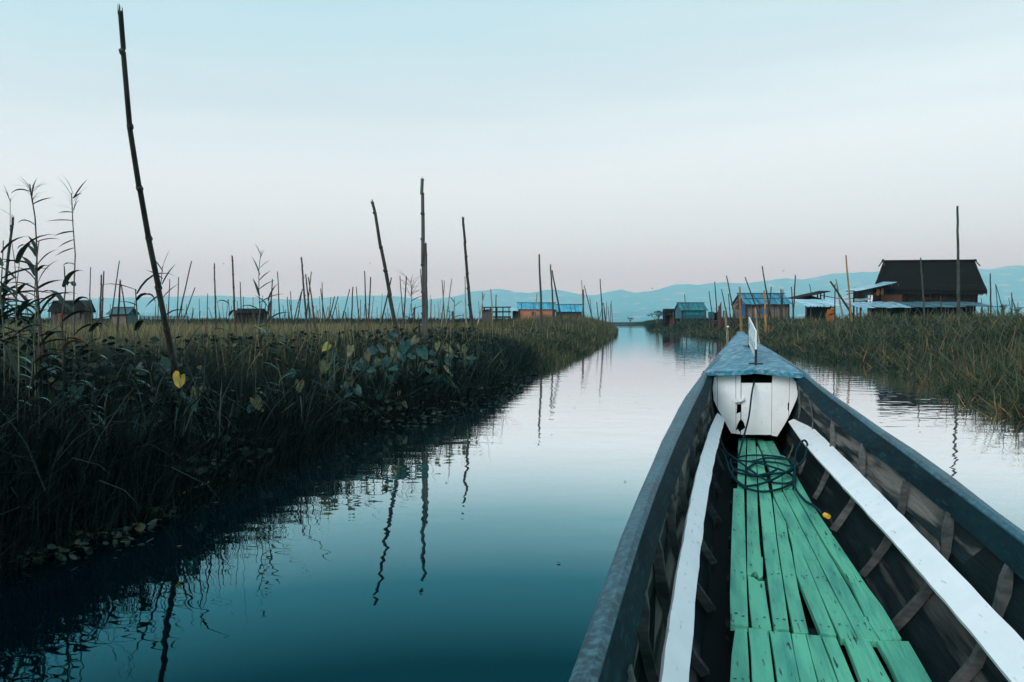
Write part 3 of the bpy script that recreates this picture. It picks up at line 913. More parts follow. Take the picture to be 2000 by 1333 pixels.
# fine field grass
n = 190000
x, y, ins = left_points(n, 5.5, 80, .5)
pz = patchy(x, y, .35, 1)
h = rng.uniform(.50, 1.0, n) * (.74 + .34 * pz)
h *= np.interp(ins, [.4, 2.5], [.75, 1])
tint = .56 + .26 * rng.normal(0, 1, n) + .30 * (pz - .5) + np.interp(y, [6, 8, 10.5, 26], [-.50, -.26, .06, .16]) + np.interp(ins, [.5, 2.5], [-.36, 0])  # tint drops nearby and at the shore: bank shade painted in
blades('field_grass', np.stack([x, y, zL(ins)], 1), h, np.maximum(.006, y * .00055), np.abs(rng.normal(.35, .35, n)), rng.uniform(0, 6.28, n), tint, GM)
# broad leaved weeds mixed through the near bank, in clumps
def leaf_cloud(name, n, y0, y1, in0, in1, zmax, smin, smax, thr, seed, tm, m):
    x, y, ins = left_points(n, y0, y1, in0, in1)
    k = patchy(x, y, 1.3, seed) > thr
    x, y, ins = x[k], y[k], ins[k]
    n = len(x)
    top = zmax * np.interp(ins, [-.2, .4, 1.4], [.25, .7, 1.0])
    z = zL(np.maximum(ins, 0)) + top * rng.uniform(.1, 1, n) ** .6
    return leaflets(name, np.stack([x, y, z], 1), rng.uniform(smin, smax, n) * np.maximum(1, y * .09), rng.uniform(0, 6.28, n), rng.normal(.7, .6, n), tm + .2 * rng.normal(0, 1, n), m)
LATER.append(lambda: (leaf_cloud('broad_weeds', 20000, 3.2, 20, -.15, 2.4, .92, .03, .085, .50, 21, .62, GD), leaf_cloud('pale_weeds', 3000, 6, 30, .3, 3.5, .9, .025, .06, .62, 22, .45, GM)))
n = 4200
x, y, ins = left_points(n, 3.4, 14, -.1, 4)
blades('bent_stems', np.stack([x, y, zL(np.maximum(ins, 0)) + rng.uniform(.1, .6, n)], 1), rng.uniform(.3, .8, n), rng.uniform(.6, 1.9, n) * np.maximum(.007, y * .0008), np.abs(rng.normal(1.6, .7, n)), rng.uniform(0, 6.28, n), rng.choice([.6, .75, .95], n) + .08 * rng.normal(0, 1, n) + np.interp(y, [4, 7.5], [-.5, 0]), GD, base=.35)  # nearest stems tinted down, shade put into their colour
# taller seed stems above the field
n = 3500
x, y, ins = left_points(n, 7, 75, .6)
blades('seed_stems', np.stack([x, y, zL(ins)], 1), rng.uniform(.95, 1.35, n), np.maximum(.007, y * .00065), np.abs(rng.normal(.35, .3, n)), rng.uniform(0, 6.28, n), .72 + .2 * rng.normal(0, 1, n), GM)
# dense growth along the near edge, the bank's shade painted into its tint
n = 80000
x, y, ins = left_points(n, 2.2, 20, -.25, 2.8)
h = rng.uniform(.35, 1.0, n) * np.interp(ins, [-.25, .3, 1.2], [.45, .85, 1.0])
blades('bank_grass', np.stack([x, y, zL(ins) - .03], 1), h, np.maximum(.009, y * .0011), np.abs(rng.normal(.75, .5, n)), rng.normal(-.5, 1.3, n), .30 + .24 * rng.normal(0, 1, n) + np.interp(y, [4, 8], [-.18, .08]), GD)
# farther edge: mounded green growth out to the point
n = 60000
x, y, ins = left_points(n, 17, 100, -.6, 7)
pz = patchy(x, y, .5, 5)
h = rng.uniform(.4, 1.05, n) * np.interp(ins, [-.6, .5, 2.5], [.35, .75, 1.0]) * (.75 + .45 * pz) * np.interp(y, [30, 48, 60, 95], [1, 1.25, 1.7, 1.6])
blades('edge_grass', np.stack([x, y, zL(np.maximum(ins, 0)) - .03], 1), h, np.maximum(.012, y * .0008), np.abs(rng.normal(.6, .5, n)), rng.normal(-.6, 1.4, n),
       .38 + .2 * rng.normal(0, 1, n) + .3 * (pz - .5) + np.interp(y, [40, 60], [0, .16]), GM)
# far dark hedge closing the field
n = 26000
y = rng.uniform(85, 150, n)
x = rng.uniform(-1, 1, n) * 0 + (-.78 * y) + rng.uniform(0, 1, n) * (.78 * y + np.minimum(XL(y) - 4, .02 * y))
blades('far_hedge', np.stack([x, y, np.full(n, .1)], 1), rng.uniform(.9, 1.75, n), np.full(n, .16), np.abs(rng.normal(.4, .3, n)), rng.uniform(0, 6.28, n), .2 + .16 * rng.normal(0, 1, n), GD)
# right bank: tangled, broader blades
def right_pts(n, y0, y1, in0, wmax, pw=1.25):
    y = logu(y0, y1, n)
    ins = in0 + rng.uniform(0, 1, n) ** pw * np.minimum(7 + .45 * y, wmax)
    x = XR(y) + ins
    z = zR(np.maximum(ins, -.05)) + mound(x, y) * np.clip(ins / 2.5, 0, 1)
    return x, y, ins, z
n = 150000
x, y, ins, z = right_pts(n, 5.5, 110, -.35, 34)
pz = .5 * patchy(x, y, .8, 7) + .5 * patchy(x, y, 2.1, 8)
h = rng.uniform(.12, .44, n) * np.interp(ins, [-.35, .6, 2], [.8, 1.0, 1.0]) * (.45 + 1.0 * pz)
dry = (ins < .9) * rng.uniform(0, 1, n) * np.interp(ins, [-.3, .9], [.34, 0]) * np.interp(y, [8, 30], [1.1, .3])
blades('tangled_grass', np.stack([x, y, z + rng.uniform(-.05, .12, n)], 1), h, np.maximum(.016, y * .0011), np.abs(rng.normal(1.45, .6, n)), rng.uniform(0, 6.28, n),
       .33 + .20 * rng.normal(0, 1, n) + .75 * (pz - .5) + dry, GR, base=.8)
# loose pale stems lying over the tangle
n = 17000
x, y, ins, z = right_pts(n, 6, 60, -.2, 18, 1.3)
blades('loose_stems', np.stack([x, y, z + rng.uniform(.08, .25, n)], 1), rng.uniform(.35, .85, n), np.maximum(.011, y * .0008), np.abs(rng.normal(1.4, .5, n)), rng.uniform(0, 6.28, n), .72 + .13 * rng.normal(0, 1, n), GR, base=.6)
# far right shore
n = 14000
y = rng.uniform(105, 260, n)
ins = rng.uniform(-.3, 20, n)
blades('far_shore_grass', np.stack([XR(y) + ins, y, zR(ins) * .6], 1), rng.uniform(.6, 1.5, n), np.full(n, .2), np.abs(rng.normal(.5, .4, n)), rng.uniform(0, 6.28, n), .3 + .15 * rng.normal(0, 1, n), GR)
mbf = MB()
rows = []
for t in np.linspace(0, 1, 14):
    x_ = 19 + 34 * t
    rows.append([Vector((x_, 232 + 2 * math.sin(t * 9), -.3)), Vector((x_, 234, .1)), Vector((x_, 244, .2)), Vector((x_, 262, .1)), Vector((x_, 266, -.3))])
tag(mbf.loft(rows).done('far_bank', M['soil'], loc=(0, 0, 0)), kind='structure')
n = 5000
x, y = rng.uniform(19, 53, n), rng.uniform(233, 264, n)
blades('far_bank_grass', np.stack([x, y, np.full(n, .3)], 1), rng.uniform(.2, .7, n), np.full(n, .25), np.abs(rng.normal(.5, .4, n)), rng.uniform(0, 6.28, n), .5 + .15 * rng.normal(0, 1, n), GR)
# little round leaves of creepers along both waterlines
def leaflets(name, P, size, az, tilt, tint, m):
    n = len(P)
    a = np.stack([np.cos(az), np.sin(az), np.zeros(n)], 1)
    nrm = np.stack([-np.sin(az) * np.sin(tilt), np.cos(az) * np.sin(tilt), np.cos(tilt)], 1)
    b = np.cross(nrm, a)
    shp = np.array([(-.5, 0), (-.2, .36), (.2, .3), (.55, 0), (.2, -.3), (-.2, -.36)])
    V = P[:, None] + (a[:, None] * shp[None, :, :1] + b[:, None] * shp[None, :, 1:]) * size[:, None, None]
    me = bpy.data.meshes.new(name)
    me.vertices.add(n * 6)
    me.vertices.foreach_set('co', V.astype(np.float32).ravel())
    me.loops.add(n * 6)
    me.loops.foreach_set('vertex_index', np.arange(n * 6, dtype=np.int32))
    me.polygons.add(n)
    me.polygons.foreach_set('loop_start', (np.arange(n) * 6).astype(np.int32))
    me.polygons.foreach_set('loop_total', np.full(n, 6, np.int32))
    me.update()
    at = me.attributes.new('tint', 'FLOAT', 'POINT')
    at.data.foreach_set('value', np.repeat(np.clip(tint, 0, 1), 6).astype(np.float32))
    me.materials.append(m)
    o = bpy.data.objects.new(name, me)
    COL.objects.link(o)
    return tag(o, kind='stuff')
for fn in LATER:
    fn()
n = 26000
x, y, ins = left_points(n, 8, 60, -.5, 2.6)
leaflets('creeper_leaves', np.stack([x, y, zL(np.maximum(ins, 0)) + rng.uniform(0, .75, n) * np.interp(ins, [-.5, .2, 1.5], [.12, .5, 1])], 1), np.maximum(.05, y * .0032) * rng.uniform(.6, 1.3, n), rng.uniform(0, 6.28, n), rng.normal(.5, .6, n),
         .5 + .25 * rng.normal(0, 1, n), GD)

n = 170
y = logu(3.5, 40, n)
off = rng.exponential(1.1, n)
side_ = rng.uniform(0, 1, n) < .7
x = np.where(side_, XL(y) + .15 + off, XR(y) - .15 - off)
ok = (x > XL(y)) & (x < XR(y)) & ~((np.abs(x * cT - y * sT - .29) < .8) & (x * sT + y * cT < 10.8))
x, y = x[ok], y[ok]
n = len(x)
leaflets('floating_litter', np.stack([x, y, np.full(n, .006)], 1), rng.uniform(.012, .04, n) * np.maximum(1, y * .05), rng.uniform(0, 6.28, n), rng.normal(0, .06, n), rng.uniform(.2, .95, n), GD)

# ------------------------------------------------------------------ bamboo poles
GROUPS = {}
def bamboo(pts, rad, mkey='bamboo', label='', group=None, name='bamboo_pole', n=8, node=.42, seed=0):
    """pts: world polyline, base first; nodes every ~0.4 m as real swellings; hollow broken top"""
    rg = random.Random(seed)
    L = [0]
    for a, b in zip(pts, pts[1:]):
        L.append(L[-1] + (Vector(b) - Vector(a)).length)
    tot = L[-1]
    def P(s):
        return Vector((interp(s, L, [p[0] for p in pts]), interp(s, L, [p[1] for p in pts]), interp(s, L, [p[2] for p in pts])))
    ss, rr = [0], [rad]
    s = rg.uniform(.1, .4)
    while s < tot - .06:
        r = rad * (1 - .45 * s / tot)
        if n >= 7:
            ss += [s - .022, s - .008, s + .008, s + .024]
            rr += [r * .98, r * 1.24, r * 1.20, r * .97]
        else:
            ss += [s]
            rr += [r]
        s += node * rg.uniform(.8, 1.25)
    rt = rad * .55
    ss += [tot]
    rr += [rt]
    wob = [Vector((rg.uniform(-1, 1), rg.uniform(-1, 1), 0)) * rad * .18 for _ in ss]
    mb = MB().tube([P(s) + w for s, w in zip(ss, wob)], rr, n)
    if n >= 7:
        # splintered lip round the open top
        top = P(tot) + wob[-1]
        for k in range(0, n, 2):
            a = 2 * math.pi * k / n
            d = Vector((math.cos(a), math.sin(a), 0)) * rt * .85
            mb.tube([top + d - Vector((0, 0, .02)), top + d * 1.05 + Vector((0, 0, rg.uniform(.01, .05)))], [rt * .28, rt * .1], 4)
    o = mb.done(name, M[mkey], loc=pts[0], smooth=False)
    return tag(o, label, 'bamboo pole' if name == 'bamboo_pole' else 'post', group)
def pole(xt, yt, x2, y2, D, wpx, mkey, label, group=None, Dt=None, name='bamboo_pole', seed=0):
    yg = 628 + (EYE + .3) * F / D
    xb = xt + (x2 - xt) * (yg - yt) / (y2 - yt)
    b = at_d(xb, yg, D)
    t = at_d(xt, yt, Dt or D)
    m_ = b.lerp(t, .5) + Vector(((seed * 37 % 11 - 5) * .006, 0, 0))
    return bamboo([b, m_, t], wpx / F * D * .62, mkey, label, group, n=8 if D < 26 else 6 if D < 60 else 5, seed=seed, name=name)
# the tall curved pole in the foreground
pts = [at_d(345 + 14, 725 + 150, 6.35)] + [at_d(x_, y_, d_) for x_, y_, d_ in ((345, 725, 6.2), (325, 640, 5.95), (305, 540, 5.7), (285, 440, 5.45), (262, 310, 5.1), (245, 180, 4.85), (235, 22, 4.6))]
bamboo(pts, 10.5 / F * 6.0 * .62, 'bamboo', 'tallest bamboo pole, curved and leaning, in the near left bank beside the yellow leaf', seed=1, n=10)
g1, g2 = 'bamboo poles along the left bank', 'bamboo poles in the left field'
g3 = 'bamboo poles on the right bank'
PO = [
 (728,395,780,660,10.6,8.5,'bamboo','thick dark leaning bamboo pole with split top standing behind the taro leaves',g1),
 (824,350,829,655,14.1,9,'bamboo_grey','tall upright grey green bamboo pole with a shorter pole tied against it',g1),
 (831.5,476,829.5,655,13.9,7,'bamboo_grey','shorter grey bamboo pole touching the tall upright one',g1),
 (904,425,924,655,21,6.5,'bamboo','slim dark leaning bamboo pole alone between the tall upright pole and the open shed',g1),
 (1053,497,1058,630,35,4.5,'bamboo','upright bamboo pole in front of the orange walled hut',g1),
 (1075,517,1081,630,50,3.6,'bamboo','bamboo pole in front of the right corner of the orange hut',g1),
 (1078,528,1100,640,44,3.6,'bamboo','slanted bamboo pole crossing the gap between the orange hut and its neighbour',g1),
 (1136,548,1139,620,66,2.2,'bamboo_pale','thin upright pole at the right end of the blue roofed hut',g1),
 (1139,566,1140,620,66,4,'bamboo_red','stout brown post at the right end of the blue roofed hut',g1),
 (1141,558,1157,622,62,2.2,'bamboo','slanted thin pole just right of the blue roofed hut',g1),
 (1172,545,1177,630,58,2.6,'bamboo','last upright pole near the tip of the left bank',g1),
 (1165.5,590,1169,622,62,2.2,'bamboo','short thin pole beside the last upright pole on the left bank',g1),
 (25.5,425,3,619,11,6.5,'bamboo','dark leaning bamboo pole at the far left edge among the reeds',g2),
 (177,522,174,600,30,2.6,'bamboo','thin pole rising just right of the dark hut behind the reeds',g2),
 (198,538,196.5,649,22,4,'bamboo_red','brown pole of the close pair between the two left huts',g2),
 (202.5,531,198.5,640,24,3.4,'bamboo','taller and thinner pole of the close pair between the two left huts',g2),
 (233,509.5,214.5,628,30,2.8,'bamboo','long slanted pole rising left of the slate roofed hut',g2),
 (235,548.5,230.4,652,21,4.5,'bamboo','upright dark pole in front of the slate roofed hut',g2),
 (237,556.6,251,655,22,3.4,'bamboo','pole slanting down to the right in front of the slate roofed hut',g2),
 (331.5,545.5,330,612,33,2.4,'bamboo','thin upright pole right behind the foot of the tall curved pole',g2),
 (348.6,541.6,346.5,628,30,2.6,'bamboo','upright pole whose foot meets the foot of a long slanting pole',g2),
 (374,510,346.5,628,29,3,'bamboo','long pole slanting to the right of the tall curved pole',g2),
 (381,562,351.6,647,26,2.8,'bamboo','low pole slanting strongly to the right behind the tall curved pole',g2),
 (405.5,574,404.6,622,38,2.2,'bamboo','short thin pole left of the lone upright pole',g2),
 (418.4,515.5,420.5,646,25,3.4,'bamboo','lone upright pole left of the dark brown pole by the small dark hut',g2),
 (453.8,500.5,461,646,22,4.4,'bamboo_red','dark brown pole standing at the left end of the small dark hut',g2),
 (469,551,471,610,35,2.6,'bamboo','thin pole behind the roof of the small dark hut',g2),
 (532,545.5,526,622,34,3,'bamboo','pole leaning right just past the small dark hut',g2),
 (542,531,547,622,34,2.6,'bamboo','thin tall pole right of the tall flowering reed',g2),
 (561,580,563,622,42,2.4,'bamboo','short pole midway between the tall reed and the pole trio',g2),
 (567.5,569,570.5,619,44,2.2,'bamboo','thin pole left of the two poles slanting together',g2),
 (588.5,570,572,637,38,2.6,'bamboo','left one of two poles slanting together in the field',g2),
 (590.6,565,579.5,628,40,2.6,'bamboo','right one of two poles slanting together in the field',g2),
 (589,504,602.6,653.5,21,4.6,'bamboo','tallest pole of the trio in the middle of the left field',g2),
 (597.5,537,608,655,20,3.8,'bamboo','middle pole of the trio in the middle of the left field',g2),
 (602.6,542.5,615.5,646,24,3.2,'bamboo_red','right pole of the trio in the middle of the left field',g2),
 (608,531,600,615,38,2.4,'bamboo','thin pole crossing behind the trio and leaning the other way',g2),
 (629,552,630.5,625,40,2.2,'bamboo','thin upright pole of a pair right of the trio',g2),
 (626,564,634,628,40,2.4,'bamboo','thin slanted pole of a pair right of the trio',g2),
 (653.6,579,641,634,40,2.6,'bamboo','left one of two low poles slanting right',g2),
 (660.5,578.5,645.5,632,40,2.4,'bamboo','right one of two low poles slanting right',g2),
 (683,565,668,635,36,2.4,'bamboo','slanted thin pole left of an upright dark one',g2),
 (689,561,686.6,643,27,3.2,'bamboo','upright dark pole left of the brown pair',g2),
 (695.6,560.5,700,618,44,2.2,'bamboo','thin far pole just left of the brown pair',g2),
 (712,529.6,716.6,628,30,3,'bamboo','left pole of the brown pair left of the leaning split pole',g2),
 (724,542.5,719,649,22,3.4,'bamboo_red','right pole of the brown pair left of the leaning split pole',g2),
 (765,542.5,746,619,34,3.2,'bamboo','slanted pole crossing behind the thick leaning split pole',g2),
 (781,539,786.5,606,40,2.2,'bamboo','thin pole left of the nodding seed head',g2),
 (793.6,540,788.5,622,31,3.2,'bamboo_red','red brown pole left of the nodding seed head',g2),
 (821,526,825,600,36,2.2,'bamboo','thin pole peeping out left of the tall upright pole',g2),
 (863.5,547,868,612,42,2.2,'bamboo','left leaning thin pole of the crossed pair right of the upright pole',g2),
 (868,548.5,863.5,616,42,2.4,'bamboo_pale','right leaning thin pole of the crossed pair right of the upright pole',g2),
 (882.5,544.6,873.5,619,40,2.6,'bamboo_pale','pale pole slanting right next to the crossed pair',g2),
 (908,540,911,634,38,2.8,'bamboo_pale','pale upright pole hidden partly by the lone slim dark pole',g2),
 (946,574,932,635.5,38,3,'bamboo_pale','pale pole slanting before the left end of the open shed',g2),
 (942,571,943,620,60,2.2,'bamboo','short upright pole at the left corner of the open shed',g2),
 (958.6,565,963,632.5,44,2.8,'bamboo_pale','pale upright pole in front of the open shed',g2),
 (969,576,967,628,58,2.6,'bamboo','dark pole behind the frame of the open shed',g2),
 (1049,573,1044,622,58,2.2,'bamboo_pale','thin pale pole against the wall of the orange hut by its window',g2),
 (1337,575,1339,600,84,2,'bamboo','thin pole above the ridge of the green roofed hut',g3),
 (1384.8,569,1390,612,66,2.4,'bamboo','thin leaning pole just right of the green roofed hut',g3),
 (1396,550,1400.5,612,62,2.6,'bamboo','upright pole among the stakes right of the green roofed hut',g3),
 (1409,565,1420,618,58,2.6,'bamboo','leaning pole left of a longer leaning one above the stakes',g3),
 (1419,539,1435,616,56,3,'bamboo','longer leaning pole above the stakes, left of the grey walled hut',g3),
 (1423,574,1426,616,60,2.4,'bamboo','short upright pole between the stakes and the grey walled hut',g3),
 (1454.8,541.6,1483,618,54,2.8,'bamboo','long thin pole slanting across the left half of the grey walled hut',g3),
 (1488.5,520,1500,585,56,3.2,'bamboo','tallest pole rising behind the roof of the grey walled hut',g3),
 (1492.8,568,1495.7,636,40,4.6,'bamboo_orange','orange bamboo pole before the blue window of the grey walled hut',g3),
 (1444.4,560.7,1446.6,634,42,4.6,'bamboo_orange','orange bamboo pole at the left corner of the grey walled hut',g3),
 (1475,601.7,1482.5,666,27,4,'bamboo_pale','pale pole in the grass right beside the name board of the boat',g3),
 (1506.5,560.7,1501,612,52,2.8,'bamboo','thin pole leaning left against the middle of the grey walled hut',g3),
 (1525,565,1525.7,622,50,3.8,'bamboo','thick upright pole of a close pair on the grey walled hut',g3),
 (1529.5,565.7,1528,610,52,2.8,'bamboo','thin pole of a close pair on the grey walled hut',g3),
 (1553.6,537.5,1549,617,50,3.2,'bamboo','upright pole at the right corner of the grey walled hut',g3),
 (1546,560.7,1550,612,52,2.8,'bamboo','short pole crossing the one at the right corner of the grey walled hut',g3),
 (1581,555.5,1585,575,70,2.0,'bamboo','thin stick rising above the low lean-to roof',g3),
 (1651.7,499,1661.8,616,36,4,'bamboo_orange','tall yellow bamboo pole left of the thatched house',g3),
 (1622,550,1655.7,600,40,5.2,'bamboo','thick pole slanting steeply before the tin roofs',g3),
 (1633,545.7,1644,609,42,4,'bamboo_pale','pale pole crossed by the steeply slanting thick one',g3),
 (1631,555,1630,611,41,2.8,'bamboo','thin dark upright pole crossed by the steeply slanting thick one',g3),
 (1798,503.8,1806,613,46,4,'bamboo_grey','grey pole standing before the middle of the thatched house',g3),
 (1870,403,1872,620,33,6.2,'bamboo_grey','tallest pole of the right bank, upright before the thatched house',g3),
 (1837,578,1838,612,46,3,'bamboo','short post under the eaves between the two poles of the thatched house',g3),
 (1934,534,1935.5,606,54,3.4,'bamboo','pole holding the right eave corner of the thatched house',g3),
 (1944.5,555,1948,600,60,2,'bamboo','upright stick of the small tripod right of the thatched house',g3),
 (1945,556,1957,598,60,2,'bamboo','slanting stick of the small tripod right of the thatched house',g3),
 (1976,572,1976.5,606,60,2.8,'bamboo','last short pole near the right edge of the picture',g3),
]
for i, q in enumerate(PO):
    pole(*q, seed=i + 3)
for q in [(884.5,608.5,886.5,636,33,6,'bamboo_red','stout red brown post in the field left of the lone slim pole'),
          (809.5,601,809.8,637,30,5,'bamboo_red','stout brown post left of the tall upright pole'),
          (818.5,625,818.2,655,13,6,'bamboo','short dark stump at the foot of the tall upright pole'),
          (1415.8,607,1418.5,634,44,5,'bamboo_pale','short pale stake on the shore left of the grey walled hut'),
          (179,655,181,672,9,9,'bamboo_red','short rusty red stump among the left bank grass'),
          (403,632,402,660,17,6,'bamboo_red','short red brown post in front of the small dark hut'),
          (265,665,266,688,8.5,9,'bamboo_red','short red stalk stump left of the foot of the curved pole')]:
    pole(*q, group=None, name='post', seed=int(q[0]))
rg = random.Random(21)
FARL = 'tiny far bamboo pole, one of many on the skyline of the left field'
for i in range(120):
    D = rg.uniform(75, 150)
    xb = rg.choice([rg.uniform(5, 940), rg.uniform(280, 940)])
    yt = rg.uniform(572, 606) if rg.random() < .35 else rg.uniform(588, 614)
    pole(xb + rg.gauss(0, 4), yt, xb, 628, D, rg.uniform(1.2, 1.9), rg.choice(['bamboo', 'bamboo', 'bamboo_pale']), FARL, 'tiny far poles in the left field', seed=200 + i)
FARR = 'tiny far bamboo pole beyond the right end of the blue roofed hut'
for i in range(9):
    xb = rg.uniform(1142, 1200)
    pole(xb + rg.gauss(0, 3), rg.uniform(580, 606), xb, 626, rg.uniform(80, 110), 1.5, 'bamboo', FARR, 'tiny far poles past the blue roofed hut', seed=400 + i)
FARH = 'tiny thin pole on the far shore behind the thatched house, at its right'
for i in range(6):
    xb = rg.uniform(1912, 1998)
    pole(xb + rg.gauss(0, 3), rg.uniform(575, 594), xb, 606, rg.uniform(75, 100), 1.6, 'bamboo', FARH, 'tiny poles right of the thatched house', seed=430 + i)

# ------------------------------------------------------------------ huts
def X(px, D): return (px - CX) / F * D
def Z(py, D): return EYE + (HY - py) / F * D
def bx(name, a, b, m, root): return MB().box(a, b).done(name, M[m], root)
def slope_roof(root, x0, x1, ye, ze, yr, zr_, m, rows, cols, name='roof_sheet', th=.03, rg=None, jitter=.03, hipl=0, hipr=0):
    """a roof slope laid in separate overlapping sheets, eave (ye, ze) to ridge (yr, zr_)"""
    rg = rg or random.Random(1)
    for r in range(rows):
        for c in range(cols):
            t0, t1 = r / rows - (.02 if r else 0), (r + 1) / rows + .02
            def px(t, s):
                l, q = x0 + hipl * t, x1 - hipr * t
                return l + (q - l) * s
            a, b = c / cols + .004, (c + 1) / cols - .004
            dz = .012 * (rows - r) / rows + rg.uniform(0, jitter)
            e = rg.uniform(-jitter, jitter) if r == 0 else 0
            P4 = [Vector((px(t0, a), ye + (yr - ye) * t0 - abs(e), ze + (zr_ - ze) * t0 + dz)), Vector((px(t0, b), ye + (yr - ye) * t0 - abs(e), ze + (zr_ - ze) * t0 + dz)),
                  Vector((px(t1, b), ye + (yr - ye) * t1, ze + (zr_ - ze) * t1 + dz - .01)), Vector((px(t1, a), ye + (yr - ye) * t1, ze + (zr_ - ze) * t1 + dz - .01))]
            MB().prism(P4, (0, 0, -th)).done(name, M[m], root)
def gable_hut(name, label, D, x0p, x1p, eavep, ridgep, basep, depth, wall, roof, over=.18, rows=2, cols=6, battens=5, group=None, back_over=.2, roof_name='roof_sheet', overx=.15):
    x0, x1 = X(x0p, D), X(x1p, D)
    ze, zr_, zb = Z(eavep, D), Z(ridgep, D), Z(basep, D)
    root = empty(name, ((x0 + x1) / 2, D, zb), label, 'hut', group)
    t = .05
    bx('wall', (x0, D, zb), (x1, D + t, ze), wall, root)
    bx('wall', (x0, D + depth - t, zb), (x1, D + depth, ze), wall, root)
    zt = zr_ - .05
    for xx in (x0, x1):
        MB().prism([(xx - .025, D + t + .002, zb), (xx - .025, D + depth - t - .002, zb), (xx - .025, D + depth - t - .002, ze), (xx - .025, D + depth / 2, zt), (xx - .025, D + t + .002, ze)], (t, 0, 0)).done('gable_wall', M[wall], root)
    rr = random.Random(int(x0p))
    slope_roof(root, x0 - overx, x1 + overx, D - over, ze - .04, D + depth / 2, zr_, roof, rows, cols, rg=rr, name=roof_name)
    slope_roof(root, x0 - overx, x1 + overx, D + depth + over, ze - .04, D + depth / 2, zr_, roof, 1, 2, rg=rr, name=roof_name)
    MB().tube([(x0 - .22, D + depth / 2, zr_ + .05), (x1 + .22, D + depth / 2, zr_ + .05)], .05, 6).done('ridge_pole', M['bamboo'], root)
    for k in range(battens):
        xx = x0 + (x1 - x0) * (k + rr.uniform(.2, .8)) / battens
        MB().tube([(xx, D - over - .05, ze + .01), (xx + rr.uniform(-.05, .05), D + depth / 2 - .03, zr_ + .08)], .018, 5).done('batten', M['bamboo'], root)
    for xx in (x0 + .06, x1 - .06):
        for yy in (D - .06, D + depth + .06):
            MB().tube([(xx, yy, -.3), (xx, yy, ze)], .05, 6).done('stilt', M['bamboo'], root)
    return root, x0, x1, ze, zr_, zb
# orange hut and its neighbour on the left bank
r_, x0, x1, ze, zr_, zb = gable_hut('bamboo_hut', 'orange matting hut with bright blue roof and one small window, on the left bank', 78, 1013, 1084, 604, 592, 630, 3.4, 'mat_orange', 'roof_bright', rows=4, cols=9, battens=4)
D = 78
fr = MB()
wx0, wx1, wz0, wz1 = X(1039, D), X(1045.5, D), Z(617.5, D), Z(610, D)
fr.box((wx0 - .03, D - .03, wz0 - .03), (wx1 + .03, D - .004, wz0)).box((wx0 - .03, D - .03, wz1), (wx1 + .03, D - .004, wz1 + .03)).box((wx0 - .03, D - .03, wz0), (wx0, D - .004, wz1)).box((wx1, D - .03, wz0), (wx1 + .03, D - .004, wz1))
w_ = fr.done('window', M['mat_dark'], r_)
bx('pane', (wx0, D - .016, wz0), (wx1, D - .006, wz1), 'window_dark', w_)
for xp in (1013.5, 1024, 1034, 1052, 1062, 1073, 1083):
    bx('wall_post', (X(xp, D) - .025, D - .03, zb), (X(xp, D) + .025, D - .005, ze), 'mat_orange' if xp not in (1013.5, 1083) else 'bamboo', r_)
gable_hut('bamboo_hut', 'dim matting hut with blue tiled roof, right of the orange hut on the left bank', 81, 1089, 1136, 609, 595.5, 630, 3.2, 'mat_dim', 'roof_bright', rows=4, cols=7, battens=3)
# open shed beside the orange hut
def open_shed():
    D = 80
    root = empty('open_shed', (X(975, D), D, 0), 'open pole framed shed without walls, left of the orange hut', 'shed')
    ztop, zmid = Z(600.5, D), Z(610.5, D)
    for xp in (945, 958, 970, 982, 994):
        for yy in (D, D + 2.4):
            MB().tube([(X(xp, D), yy, -.2), (X(xp, D), yy, ztop + .05)], .05, 5).done('post', M['mat_dark'], root)
    for yy, zz in ((D, ztop), (D + 2.4, ztop), (D, zmid), (D + 2.4, zmid + .1), (D, Z(619, D))):
        MB().tube([(X(943, D), yy, zz), (X(998, D), yy, zz + .03)], .04, 5).done('rail', M['mat_dark'], root)
    bx('low_wall', (X(943, D), D - .1, 0), (X(961, D), D - .05, Z(606, D)), 'mat_dim', root)
    bx('floor_deck', (X(961, D), D + .1, Z(621, D)), (X(998, D), D + 2.3, Z(619.5, D)), 'mat_dark', root)
    MB().prism([(X(943, D), D - .3, Z(607, D)), (X(961, D), D - .3, Z(604, D)), (X(961, D), D + 1.4, Z(602.5, D)), (X(943, D), D + 1.4, Z(605.5, D))], (0, 0, -.04)).done('roof', M['mat_dark'], root)
open_shed()
def lean_to():
    D = 77.2
    root = empty('lean_to', (X(1006, D), D, 0), 'small dark lean-to with pale roof against the left side of the orange hut', 'shed')
    bx('wall', (X(1001, D), D + .4, 0), (X(1012.2, D), D + .45, Z(607.5, D)), 'mat_dark', root)
    for xp in (1002, 1008):
        MB().tube([(X(xp, D), D + .3, -.2), (X(xp, D), D + .3, Z(607, D))], .05, 5).done('post', M['bamboo'], root)
    slope_roof(root, X(998.5, D), X(1012, D), D, Z(607.8, D), D + 1.6, Z(602.5, D), 'tin', 1, 3)
lean_to()
